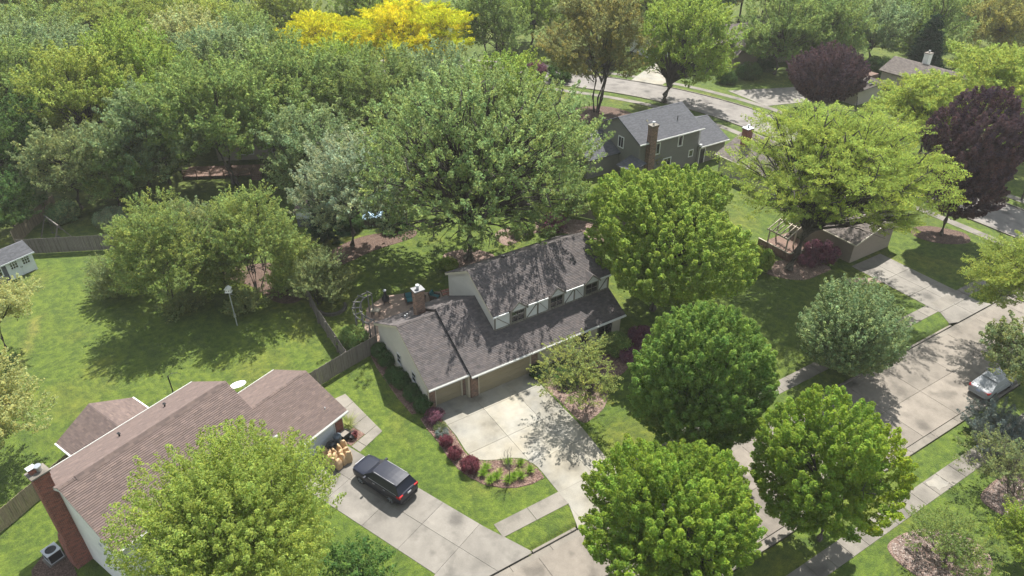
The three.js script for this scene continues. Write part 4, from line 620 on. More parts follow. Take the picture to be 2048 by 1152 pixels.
    part('headlight', box(0.14, 0.12, 0.28, o.len / 2 - 0.17, o.lampY - 0.02, sgn * (o.w - 0.3)), lamp, C);
    part('tail_light', o.tail(sgn), red, C);
    for (const hx of o.handles) part('door_handle', box(0.18, 0.03, 0.03, hx, o.handleY, sgn * (o.w + 0.005)), chrome, C);
    part('sill', box(o.base * 0.72, 0.09, 0.05, (o.wx[0] + o.wx[1]) / 2, 0.36, sgn * (o.w - 0.02)), trim, C);
    for (const wx of o.wx) {
      const arch = new THREE.RingGeometry(o.wr - 0.02, o.wr + 0.075, 26, 1, 0, Math.PI); if (sgn < 0) arch.rotateY(Math.PI); arch.translate(wx, o.wr, sgn * (o.w + 0.004)); part('wheel_arch', [arch.toNonIndexed(), box((o.wr) * 1.9, o.wr * 1.2, 0.02, wx, o.wr + 0.02, sgn * (o.w - 0.16))], trim, C);
      const W = part('wheel', new THREE.TorusGeometry(o.wr - 0.1, 0.1, 10, 28).toNonIndexed(), tyreM, C); W.scale.set(1, 1, 1.15); W.position.set(wx, o.wr, sgn * (o.w - 0.085));
      const rim = [new THREE.CylinderGeometry(o.wr - 0.12, o.wr - 0.12, 0.05, 24).rotateX(Math.PI / 2).toNonIndexed()]; part('hub_dark', rim, trim, W); const sp = []; for (let k = 0; k < 5; k++) { const a = k / 5 * Math.PI * 2; sp.push(bar(V(0, 0, sgn * 0.05), V(Math.cos(a) * (o.wr - 0.11), Math.sin(a) * (o.wr - 0.11), sgn * 0.05), 0.11, 0.03)); } sp.push(new THREE.TorusGeometry(o.wr - 0.125, 0.02, 6, 24).translate(0, 0, sgn * 0.05).toNonIndexed(), new THREE.CylinderGeometry(0.07, 0.07, 0.04, 12).rotateX(Math.PI / 2).translate(0, 0, sgn * 0.05).toNonIndexed()); part('rim', sp, lamp, W);
    }
  }
  part('number_plate', box(0.02, 0.14, 0.32, -o.len / 2 - 0.012, o.plateY, 0), mat(o.plate || [0.5, 0.5, 0.52], { roughness: 0.5 }), C);
  part('rear_bumper', box(0.1, 0.16, o.w * 1.5, -o.len / 2 + 0.0, 0.46, 0), o.bumperPaint ? paint : trim, C);
  part('grille', box(0.04, 0.2, o.w * 0.95, o.len / 2 - 0.01, o.lampY - 0.05, 0), chrome, C);
  return C;
}
makeCar({ name: 'suv', label: 'black five door suv parked on the grey driveway', paint: [0.012, 0.014, 0.024], len: 4.82, w: 0.955, lampY: 0.9, plateY: 0.98, rails: true, wr: 0.385, base: 2.915, wx: [1.46, -1.455], handles: [0.05, -0.95], handleY: 1.0, screen: [0.10, 0.13, 0.115],
  body: [[2.41, 0.48, 0.82, 0.66, 0.02], [2.36, 0.36, 0.94, 0.78], [2.2, 0.3, 1.01, 0.87], [1.9, 0.28, 1.05, 0.925, 0.05], [1.3, 0.27, 1.09, 0.95, 0.05], [0.95, 0.27, 1.13, 0.955], [0, 0.27, 1.15, 0.955], [-1.4, 0.27, 1.17, 0.955], [-2.0, 0.28, 1.17, 0.94], [-2.28, 0.32, 1.13, 0.9], [-2.38, 0.38, 1.05, 0.86], [-2.41, 0.5, 0.94, 0.8]],
  cabin: { front: [1.12, 1.1], topFront: [0.36, 1.66], topRear: [-1.86, 1.69], rear: [-2.3, 1.1], wb: 0.885, wt: 0.68, windows: [[0.13, 0.4], [0.43, 0.68], [0.71, 0.93]] },
  tail: s => [box(0.16, 0.2, 0.34, -2.31, 1.02, s * 0.73), box(0.3, 0.2, 0.06, -2.2, 1.02, s * 0.885)] }, [-8.93, 0.03, -34.82], R(143.6));
{
  const p = ST(40.9, 6.75);
  makeCar({ name: 'sedan', label: 'silver sedan parked at the far kerb under foliage', paint: [0.27, 0.28, 0.29], len: 4.6, w: 0.885, lampY: 0.66, plateY: 0.78, wr: 0.32, base: 2.7, wx: [1.38, -1.32], handles: [0.2, -0.75], handleY: 0.86, plate: [0.25, 0.3, 0.45], bumperPaint: true,
    body: [[2.3, 0.4, 0.64, 0.55, 0.02], [2.22, 0.28, 0.72, 0.72], [1.95, 0.22, 0.8, 0.83], [1.3, 0.2, 0.88, 0.875, 0.04], [0.85, 0.2, 0.92, 0.885], [0, 0.2, 0.93, 0.885], [-1.2, 0.2, 0.96, 0.885], [-1.7, 0.22, 0.99, 0.87, 0.05], [-2.1, 0.26, 0.98, 0.82, 0.04], [-2.25, 0.32, 0.92, 0.76], [-2.3, 0.44, 0.82, 0.68]],
    cabin: { front: [1.0, 0.9], topFront: [0.32, 1.42], topRear: [-1.02, 1.42], rear: [-1.8, 0.98], wb: 0.81, wt: 0.63, windows: [[0.16, 0.5], [0.53, 0.84]] },
    tail: s => [box(0.14, 0.15, 0.36, -2.2, 0.84, s * 0.62), box(0.26, 0.13, 0.05, -2.06, 0.85, s * 0.8)] }, [p[0], -0.11, p[1]], R(90 - AZ));
}
// ------------------------------------------------------------------ leaf bags, bins and pots by the white garage door
{
  const bag = (seed) => { // crumpled paper sack with a twisted open top
    const r = rng(seed), rows = 11, n = 16, pos = [], idx = [];
    for (let j = 0; j <= rows; j++) { const f = j / rows, w = 0.235 * (f < 0.1 ? 0.86 + f : f > 0.7 ? 1 - (f - 0.7) * (0.9 + r() * 0.15) : 1 + 0.08 * Math.sin(f * 4)), d = 0.175 * (f > 0.65 ? 1 - (f - 0.65) * 1.75 : 1 + 0.14 * Math.sin(f * 4.4)); for (let k = 0; k < n; k++) { const a = k / n * Math.PI * 2, c = Math.cos(a), s = Math.sin(a), e = 0.55, bx = Math.sign(c) * Math.pow(Math.abs(c), e) * w, bz = Math.sign(s) * Math.pow(Math.abs(s), e) * d, q = 1 + 0.10 * (hash2(k, j, seed) - 0.5) + (f > 0.85 ? 0.25 * (hash2(k, 3, seed) - 0.5) : 0); pos.push(bx * q + 0.05 * f * (hash2(1, 1, seed) - 0.5), f * 0.86 + (f > 0.95 ? 0.09 * hash2(k, 9, seed) : 0), bz * q); } }
    for (let j = 0; j < rows; j++) for (let k = 0; k < n; k++) { const a = j * n + k, b = j * n + (k + 1) % n; idx.push(a, a + n, b, b, a + n, b + n); } const t = rows * n, ctr = pos.length / 3; pos.push(0, 0.8, 0); for (let k = 0; k < n; k++) idx.push(t + k, ctr, t + (k + 1) % n);
    const g = new THREE.BufferGeometry(); g.setAttribute('position', new THREE.Float32BufferAttribute(pos, 3)); g.setIndex(idx); g.computeVertexNormals(); return metric(g);
  };
  const gs = [1, 2, 3, 4].map(bag), at = [[-12.51, -38.31], [-12.73, -37.86], [-12.2, -37.6], [-12.99, -37.47], [-13.28, -37.27], [-13.59, -37.4], [-12.46, -37.21], [-11.9, -37.02], [-12.88, -36.96], [-12.23, -36.77], [-13.3, -36.75], [-12.46, -36.39], [-12.95, -36.5]];
  const lab = ['backmost leaf bag of the pile, next to the bins', 'leaf bag just in front of the dark bin', 'leaf bag at the right back of the pile', 'leaf bag in the left back row of the pile', 'leaf bag second from left in the pile', 'leftmost leaf bag, against the garage door shade', 'leaf bag in the middle of the pile', 'rightmost leaf bag of the pile, nearest the car', 'leaf bag left of the pile centre', 'leaf bag right of the pile centre', 'leaf bag at the left front of the pile', 'frontmost leaf bag leaning out of the pile', 'leaf bag in front row beside the frontmost one'];
  at.forEach(([x, z], i) => { const o = single('leaf_bag', gs[i % 4], M.paper, 'brown paper ' + lab[i], 'leaf bag', 'paper leaf bags piled by the garage'); o.position.set(x * 1 + 0.0, 0.032, z); o.rotation.set((hash2(i, 1) - 0.5) * 0.25, hash2(i, 2) * 6, (hash2(i, 3) - 0.5) * 0.25); o.scale.setScalar(0.98 + 0.14 * hash2(i, 5)); });
  const bin = (x, z, r, h, m, l) => { const b = thing('trash_bin', l, 'bin', [x, 0.03, z]); const pr = [[0, 0], [r * 0.82, 0], [r * 0.86, 0.05], [r, h - 0.04], [r * 1.05, h]].map(p => new THREE.Vector2(...p)); part('body', new THREE.LatheGeometry(pr, 20).toNonIndexed(), m, b); part('lid', [cyl(r * 1.08, r * 1.02, 0.05, 0, h, 0, 20), cyl(r * 1.0, r * 0.55, 0.08, 0, h + 0.05, 0, 20)], m, b); part('handle', [bar(V(-0.1, h + 0.15, 0), V(0.1, h + 0.15, 0), 0.03, 0.03), box(0.03, 0.05, 0.03, -0.1, h + 0.13, 0), box(0.03, 0.05, 0.03, 0.1, h + 0.13, 0)], m, b); return b; };
  bin(-13.02, -38.75, 0.3, 0.85, M.binBlue, 'slate blue round trash bin in the garage corner'); bin(-13.35, -38.1, 0.31, 0.72, M.binDark, 'black round trash bin behind the leaf bags');
  const P = thing('planter', 'square black planter box of soil beside the brick pier', 'planter', [-12.62, 0.03, -39.35], R(55)); part('box', [span(-0.38, 0.38, 0, 0.6, -0.28, -0.25), span(-0.38, 0.38, 0, 0.6, 0.25, 0.28), span(-0.38, -0.35, 0, 0.6, -0.25, 0.25), span(0.35, 0.38, 0, 0.6, -0.25, 0.25)], M.dark, P); part('soil', span(-0.35, 0.35, 0.05, 0.52, -0.25, 0.25), mat([0.22, 0.19, 0.16], { map: TX.speck }), P);
  const pot = (x, z, r, l, m) => { const b = thing('flower_pot', l, 'flower pot', [x, 0.03, z]); part('pot', new THREE.LatheGeometry([[0, 0], [r * 0.7, 0], [r, r * 1.5], [r * 1.1, r * 1.5], [r * 1.1, r * 1.75], [r * 0.95, r * 1.75], [r * 0.9, r * 1.45], [0, r * 1.45]].map(p => new THREE.Vector2(...p)), 16).toNonIndexed(), m, b); return b; };
  pot(-12.02, -39.72, 0.17, 'small black flower pot furthest from the bins', M.dark); pot(-12.1, -39.3, 0.18, 'black flower pot in front on the mulch', M.dark); const rp = pot(-11.86, -39.5, 0.16, 'terracotta flower pot with red blooms', M.terra);
}
// air conditioner
{
  const A = thing('air_conditioner', 'grey outdoor air conditioner with round fan beside brick chimney', 'air conditioner', [-29.05, 0.03, -28.85], R(55));
  part('pad', span(-0.55, 0.55, 0, 0.06, -0.5, 0.5), M.kerb, A); const c = part('casing', [span(-0.42, 0.42, 0.06, 0.12, -0.42, 0.42), ...[-0.4, 0.4].flatMap(x => [-0.4, 0.4].map(z => box(0.05, 0.72, 0.05, x, 0.46, z)))], M.galv, A); part('coil', span(-0.39, 0.39, 0.12, 0.8, -0.39, 0.39), M.darkMetal, A);
  part('top_panel', [(() => { const s = new THREE.Shape([[-0.44, -0.44], [0.44, -0.44], [0.44, 0.44], [-0.44, 0.44]].map(p => new THREE.Vector2(...p))); const h = new THREE.Path(); h.absarc(0, 0, 0.33, 0, Math.PI * 2); s.holes.push(h); const g = new THREE.ExtrudeGeometry(s, { depth: 0.05, bevelEnabled: false }); g.rotateX(-Math.PI / 2); g.translate(0, 0.8, 0); return metric(g); })()], M.galv, A);
  const f = []; for (let k = 1; k < 4; k++) f.push(new THREE.TorusGeometry(0.09 * k, 0.006, 5, 24).rotateX(Math.PI / 2).translate(0, 0.84, 0).toNonIndexed()); for (let k = 0; k < 4; k++) f.push(bar(V(0, 0.84, 0), V(Math.cos(k * 1.57) * 0.33, 0.84, Math.sin(k * 1.57) * 0.33), 0.012, 0.012)); part('fan_grille', f, M.darkMetal, A);
}
// bird house pole
{
  const B = thing('birdhouse_pole', 'white bird house on a tall grey pole in the left lawn', 'birdhouse', [-25.4, 0, -53.8]);
  part('pole', cyl(0.05, 0.04, 3.75, 0, 0, 0, 10), M.galv, B); part('baffle', [cyl(0.12, 0.09, 0.2, 0.0, 1.0, 0, 12), box(0.26, 0.04, 0.07, 0.02, 1.3, 0)], M.metal, B);
  const h = part('house_box', [box(0.44, 0.36, 0.4, 0, 3.95, 0), box(0.6, 0.04, 0.46, 0, 3.76, 0)], M.whiteP, B); part('roof', [bar(V(-0.28, 4.1, 0), V(0.02, 4.28, 0), 0.5, 0.03), bar(V(0.28, 4.1, 0), V(-0.02, 4.28, 0), 0.5, 0.03)], M.whiteP, B);
  for (const x of [-0.11, 0.11]) part('entrance', new THREE.CylinderGeometry(0.05, 0.05, 0.02, 12).rotateX(Math.PI / 2).translate(x, 3.95, 0.205).toNonIndexed(), M.dark, h); part('perch_arm', bar(V(0, 3.5, 0), V(0.34, 3.5, 0.02), 0.03, 0.03), M.galv, B);
}
// white table and dark hoop behind the brown roofed house
{ const T = thing('garden_table', 'small white garden table behind the brown roofed house', 'table', [-22.3, 0, -44.7], R(35)); const g = new THREE.CylinderGeometry(0.5, 0.5, 0.05, 24); g.scale(1.3, 1, 0.8); g.translate(0, 0.74, 0); part('top', g.toNonIndexed(), M.whiteP, T); for (const [x, z] of [[-0.4, -0.25], [0.4, -0.25], [-0.4, 0.25], [0.4, 0.25]]) part('leg', box(0.04, 0.72, 0.04, x, 0.36, z), M.whiteP, T); }
{ const T = thing('grill_stand', 'dark metal hanger stand on lawn behind the brown roof', 'stand', [-27.6, 0, -44.4], R(30)); part('post', cyl(0.05, 0.05, 1.9, 0, 0, 0, 8), M.darkMetal, T); part('arm', tube([V(0, 1.9, 0), V(0.3, 2.05, 0), V(0.7, 1.95, 0), V(0.95, 1.7, 0)], [0.035, 0.035, 0.03, 0.03], 6), M.darkMetal, T); part('brace', bar(V(0, 0.02, -0.4), V(0, 0.7, 0), 0.04, 0.04), M.darkMetal, T); }
// ------------------------------------------------------------------ patio behind the house
{
  const A = thing('garden_arbor', 'curved grey timber arbor at the patio edge', 'arbor'); const path = new THREE.CatmullRomCurve3([[-13.26, -55.68], [-13.93, -54.9], [-14.08, -53.77], [-13.88, -52.66], [-13.25, -51.83], [-12.31, -51.13]].map(p => V(p[0], 2.3, p[1])));
  const off = (d, y) => { const r = []; for (let i = 0; i <= 24; i++) { const p = path.getPointAt(i / 24), t = path.getTangentAt(i / 24); r.push(V(p.x - t.z * d, y, p.z + t.x * d)); } return r; };
  for (const d of [0.3, -0.3]) { const pts = off(d, 2.3); for (let i = 0; i < 24; i += 6) part('beam', Array.from({ length: 6 }, (_, k) => bar(pts[i + k], pts[i + k + 1], 0.05, 0.14)), M.arbor, A); }
  for (let i = 0; i <= 6; i++) { const p = path.getPointAt(i / 6), t = path.getTangentAt(i / 6); part('cross_slat', bar(V(p.x - t.z * 0.42, 2.42, p.z + t.x * 0.42), V(p.x + t.z * 0.42, 2.42, p.z - t.x * 0.42), 0.06, 0.1), M.arbor, A); if (i % 2 === 0) for (const d of [0.3, -0.3]) part('post', box(0.1, 2.25, 0.1, p.x - t.z * d, 1.125, p.z + t.x * d), M.arbor, A); }
  const chair = (x, z, turn, l) => { const c = thing('patio_armchair', l, 'armchair', [x, 0.03, z], turn, 'patio seating'); part('frame', [span(-0.4, 0.4, 0.05, 0.32, -0.38, 0.38), span(-0.42, -0.3, 0.32, 0.6, -0.38, 0.38), span(0.3, 0.42, 0.32, 0.6, -0.38, 0.38)], M.wicker, c); part('backrest', bar(V(0, 0.32, -0.36), V(0, 0.9, -0.5), 0.8, 0.1), M.wicker, c); part('seat_cushion', span(-0.29, 0.29, 0.325, 0.46, -0.3, 0.38), M.teal, c); part('back_cushion', bar(V(0, 0.46, -0.27), V(0, 0.92, -0.38), 0.58, 0.12), M.teal, c); };
  chair(-9.9, -57.5, R(20), 'teal cushioned patio armchair left of the chimney'); chair(-8.9, -57.3, R(-40), 'teal cushioned patio armchair just behind the chimney'); chair(-7.5, -58.0, R(70), 'teal cushioned patio armchair beside the red steps');
  const f = thing('chiminea', 'tall dark iron chiminea at the back of the patio', 'chiminea', [-12.15, 0.03, -57.3]); part('body', new THREE.LatheGeometry([[0, 0.3], [0.3, 0.34], [0.38, 0.55], [0.34, 0.8], [0.16, 1.0], [0.12, 1.4], [0.15, 1.45], [0, 1.46]].map(p => new THREE.Vector2(...p)), 18).toNonIndexed(), M.darkMetal, f); part('mouth', new THREE.CylinderGeometry(0.14, 0.14, 0.05, 12).rotateX(Math.PI / 2).translate(0, 0.58, 0.36).toNonIndexed(), M.dark, f); part('cap', new THREE.SphereGeometry(0.17, 14, 8, 0, 6.3, 0, 1.6).translate(0, 1.5, 0).toNonIndexed(), M.galv, f); for (let k = 0; k < 3; k++) part('leg', bar(V(0.2 * Math.cos(k * 2.1), 0.36, 0.2 * Math.sin(k * 2.1)), V(0.32 * Math.cos(k * 2.1), 0, 0.32 * Math.sin(k * 2.1)), 0.04, 0.04), M.darkMetal, f);
  const t = thing('patio_table', 'dark wicker patio table with a tan top', 'table', [-12.8, 0.03, -55.3]); part('top', box(0.8, 0.05, 0.6, 0, 0.68, 0), M.pergola, t); for (const [x, z] of [[-0.34, -0.24], [0.34, -0.24], [-0.34, 0.24], [0.34, 0.24]]) part('leg', box(0.06, 0.65, 0.06, x, 0.33, z), M.wicker, t);
  const s = thing('deck_steps', 'red timber steps against the back wall of the house', 'steps', [-6.2, 0.03, -58.6], R(28)); for (let i = 0; i < 4; i++) part('tread', span(-0.7, 0.7, 0.16 + i * 0.17, 0.21 + i * 0.17, 0.6 - i * 0.3, 0.9 - i * 0.3), mat([0.33, 0.14, 0.11], { map: TX.wood }), s); for (const x of [-0.72, 0.72]) part('stringer', bar(V(x, 0.05, 0.95), V(x, 0.8, -0.4), 0.05, 0.2), M.deck, s);
  const w = thing('garden_wall', 'low curved stone wall ring beside the back fence', 'wall'); let k = 0; for (let a = -0.4; a < 2.6; a += 0.28) { const g = box(0.34 + 0.05 * hash2(k, 1), 0.26, 0.24); g.rotateY(-a - Math.PI / 2); g.translate(-17.2 + Math.cos(a) * 1.25, 0.13, -56.6 + Math.sin(a) * 1.25); part('stone', g, M.kerb, w); k++; }
}
// swing set and pool cover in the far backyards
{ const S = thing('swing_set', 'old timber swing frame behind the grey fence', 'swing set', [-50.6, 0, -70.2], R(-40)); part('top_beam', bar(V(-1.8, 2.2, 0), V(1.8, 2.2, 0), 0.12, 0.12), M.fence, S); for (const x of [-1.7, 1.7]) for (const z of [-1.1, 1.1]) part('leg', bar(V(x, 2.2, 0), V(x, 0, z), 0.1, 0.1), M.fence, S); for (const x of [-0.7, 0.7]) { const q = part('swing_seat', box(0.5, 0.04, 0.2, x, 0.5, 0.1), M.dark, S); part('rope', [bar(V(x - 0.22, 0.5, 0.1), V(x - 0.22, 2.15, 0), 0.02, 0.02), bar(V(x + 0.22, 0.5, 0.1), V(x + 0.22, 2.15, 0), 0.02, 0.02)], M.fence, q); } }
{ const S = thing('pool_cover', 'pale blue covered spa between dark shrubs in backyard', 'spa', [-16.0, 0, -73.9], R(8)); part('tub', span(-1.1, 1.1, 0, 0.85, -0.9, 0.9), M.fence, S); part('cover', [span(-1.15, -0.01, 0.86, 0.98, -0.95, 0.95), span(0.01, 1.15, 0.86, 0.98, -0.95, 0.95)], M.tarp, S); }
// utility valve and small lawn bits
// ------------------------------------------------------------------ foliage
const leafMat = (c, tr = 0.6) => new THREE.MeshPhysicalMaterial({ color: lin(c[0] * 1.52, c[1] * 1.58, c[2] * 2.1), roughness: 1, transmission: tr, thickness: 0, side: THREE.DoubleSide, vertexColors: true, specularIntensity: 0 });
function spray(N, r, L, W, o = {}) { // a bunch of folded leaves on short twigs
  const rnd = rng(o.seed || 1), pos = [], col = [], nor = V(), up = V(0, 1, 0);
  for (let i = 0; i < N; i++) {
    const d = V(rnd() * 2 - 1, rnd() * 2 - 1, rnd() * 2 - 1).normalize(), rad = r * Math.pow(rnd(), o.shell ?? 0.4), p = d.clone().multiplyScalar(rad); p.y *= o.flat ?? 0.8;
    nor.copy(d).multiplyScalar(o.out ?? 0.55).addScaledVector(up, o.up ?? 0.6).add(V(rnd() - 0.5, rnd() - 0.5, rnd() - 0.5).multiplyScalar(o.rand ?? 1.1)).normalize();
    const t = V(rnd() - 0.5, rnd() - 0.5 - (o.droop ?? 0.2), rnd() - 0.5).cross(nor).cross(nor).normalize(), b = nor.clone().cross(t), k = 0.7 + 0.6 * rnd(), l = L * k, w = W * k;
    const a = p.clone().addScaledVector(t, -l / 2), e = p.clone().addScaledVector(t, l / 2).addScaledVector(nor, -0.12 * l), x = p.clone().addScaledVector(b, w / 2).addScaledVector(nor, 0.18 * w), y = p.clone().addScaledVector(b, -w / 2).addScaledVector(nor, 0.18 * w);
    for (const q of [a, x, e, a, e, y]) pos.push(q.x, q.y, q.z);
    const v = 0.78 + 0.44 * rnd(), hy = (rnd() - 0.5) * 0.22; for (let j = 0; j < 6; j++) col.push(v * (1 + hy), v, v * (1 - hy));
  }
  const g = new THREE.BufferGeometry(); g.setAttribute('position', new THREE.Float32BufferAttribute(pos, 3)); g.setAttribute('color', new THREE.Float32BufferAttribute(col, 3)); g.computeVertexNormals(); return g;
}
function branchlet(N, len, rad, L, W, o = {}) { // a leafy twig pointing along +y
  const rnd = rng(o.seed || 1), pos = [], col = [], up = V(0, 1, 0), fl = o.flat ?? 1;
  for (let i = 0; i < N; i++) {
    const t = Math.pow(rnd(), 0.75), a = rnd() * 6.283, rr = rad * (1.05 - 0.7 * t) * Math.sqrt(rnd()), out = V(Math.cos(a), 0, Math.sin(a) * fl), p = V(Math.cos(a) * rr, (t - 0.35) * len, Math.sin(a) * rr * fl);
    const nor = out.clone().multiplyScalar(o.out ?? 0.8).addScaledVector(up, o.up ?? 0.5).add(V(rnd() - 0.5, rnd() - 0.5, rnd() - 0.5).multiplyScalar(o.rand ?? 1.3)).normalize();
    const tt = V(rnd() - 0.5, rnd() - 0.5, rnd() - 0.5).addScaledVector(out, 0.5).cross(nor).cross(nor).normalize(), b = nor.clone().cross(tt), k = 0.65 + 0.7 * rnd(), l = L * k, w = W * k;
    const A = p.clone().addScaledVector(tt, -l / 2), E = p.clone().addScaledVector(tt, l / 2).addScaledVector(nor, -0.12 * l), x = p.clone().addScaledVector(b, w / 2).addScaledVector(nor, 0.18 * w), y = p.clone().addScaledVector(b, -w / 2).addScaledVector(nor, 0.18 * w);
    for (const q of [A, x, E, A, E, y]) pos.push(q.x, q.y, q.z);
    const v = 0.74 + 0.52 * rnd(), hy = (rnd() - 0.5) * 0.26; for (let j = 0; j < 6; j++) col.push(v * (1 + hy), v, v * (1 - hy));
  }
  const g = new THREE.BufferGeometry(); g.setAttribute('position', new THREE.Float32BufferAttribute(pos, 3)); g.setAttribute('color', new THREE.Float32BufferAttribute(col, 3)); g.computeVertexNormals(); return g;
}
const kind = (N, len, rad, L, W, o = {}) => ({ area: N * L * W * 0.52, g: [1, 2, 3].map(k => branchlet(N, len * (0.85 + 0.15 * k), rad, L, W, { ...o, seed: (o.seed || 1) * 7 + k })) });
const SP = { // leafy twigs shared by all trees of a kind
  maple: kind(120, 0.8, 0.42, 0.15, 0.13, { seed: 3, out: 0.9 }),
  ash: kind(60, 1.0, 0.34, 0.15, 0.07, { seed: 5 }),
  loose: kind(46, 1.15, 0.34, 0.19, 0.13, { seed: 7 }),
  locust: kind(80, 1.3, 0.48, 0.15, 0.07, { seed: 9, up: 0.4, flat: 0.6 }),
  far: kind(62, 1.6, 0.50, 0.23, 0.155, { seed: 11 }),
  farlocust: kind(70, 1.7, 0.65, 0.24, 0.12, { seed: 13, flat: 0.6 }),
  sparse: kind(26, 0.85, 0.24, 0.15, 0.10, { seed: 15 }),
  shrub: { area: 0.25, g: [spray(80, 0.24, 0.09, 0.06, { seed: 17, flat: 0.9, shell: 0.4 }), spray(80, 0.24, 0.09, 0.06, { seed: 18, flat: 1, shell: 0.4 })] },
  needle: kind(90, 1.0, 0.26, 0.24, 0.035, { seed: 19 }),
};
const C = { // leaf base colours
  maple: [0.124, 0.184, 0.032], mapleDark: [0.090, 0.150, 0.030], mapleLime: [0.158, 0.218, 0.026], ash: [0.206, 0.250, 0.044], locust: [0.212, 0.250, 0.040], bigMaple: [0.160, 0.205, 0.056], silver: [0.21, 0.24, 0.11], crab: [0.155, 0.195, 0.046], olive: [0.155, 0.180, 0.058], ygreen: [0.205, 0.235, 0.040], yellow: [0.36, 0.335, 0.012], purple: [0.068, 0.042, 0.036], dark: [0.070, 0.115, 0.026], mid: [0.158, 0.205, 0.048], fresh: [0.174, 0.225, 0.034], grey: [0.165, 0.208, 0.072], bud: [0.170, 0.165, 0.045], conifer: [0.022, 0.045, 0.018], greyNeedle: [0.10, 0.115, 0.075], pale: [0.27, 0.28, 0.09], red: [0.098, 0.030, 0.028], orange: [0.21, 0.20, 0.045], dogwood: [0.20, 0.225, 0.055], pink: [0.115, 0.050, 0.052], boxwood: [0.040, 0.070, 0.018], lily: [0.13, 0.20, 0.022] };
const leafMats = {}; const leafM = (k, tr) => leafMats[k] ??= leafMat(C[k], tr);
let treeSeed = 100;
function crownMesh(parent, name, geos, m, items) { // items: {p, d, s, c}
  const per = geos.map(() => []); items.forEach((it, i) => per[i % geos.length].push(it));
  const m4 = new THREE.Matrix4(), q = new THREE.Quaternion(), qs = new THREE.Quaternion(), up = V(0, 1, 0), col = new THREE.Color();
  per.forEach((l, k) => { if (!l.length) return; const im = new THREE.InstancedMesh(geos[k], m, l.length); l.forEach((it, i) => { q.setFromUnitVectors(up, it.d); qs.setFromAxisAngle(up, it.a); q.multiply(qs); m4.compose(it.p, q, V(it.s, it.s * (it.sy || 1), it.s)); im.setMatrixAt(i, m4); im.setColorAt(i, col.setRGB(...it.c)); }); im.name = name; im.userData.kind = 'stuff'; parent.add(shade(im)); });
}
const sph = r => { const z = r() * 2 - 1, a = r() * Math.PI * 2, s = Math.sqrt(1 - z * z); return V(s * Math.cos(a), z, s * Math.sin(a)); };
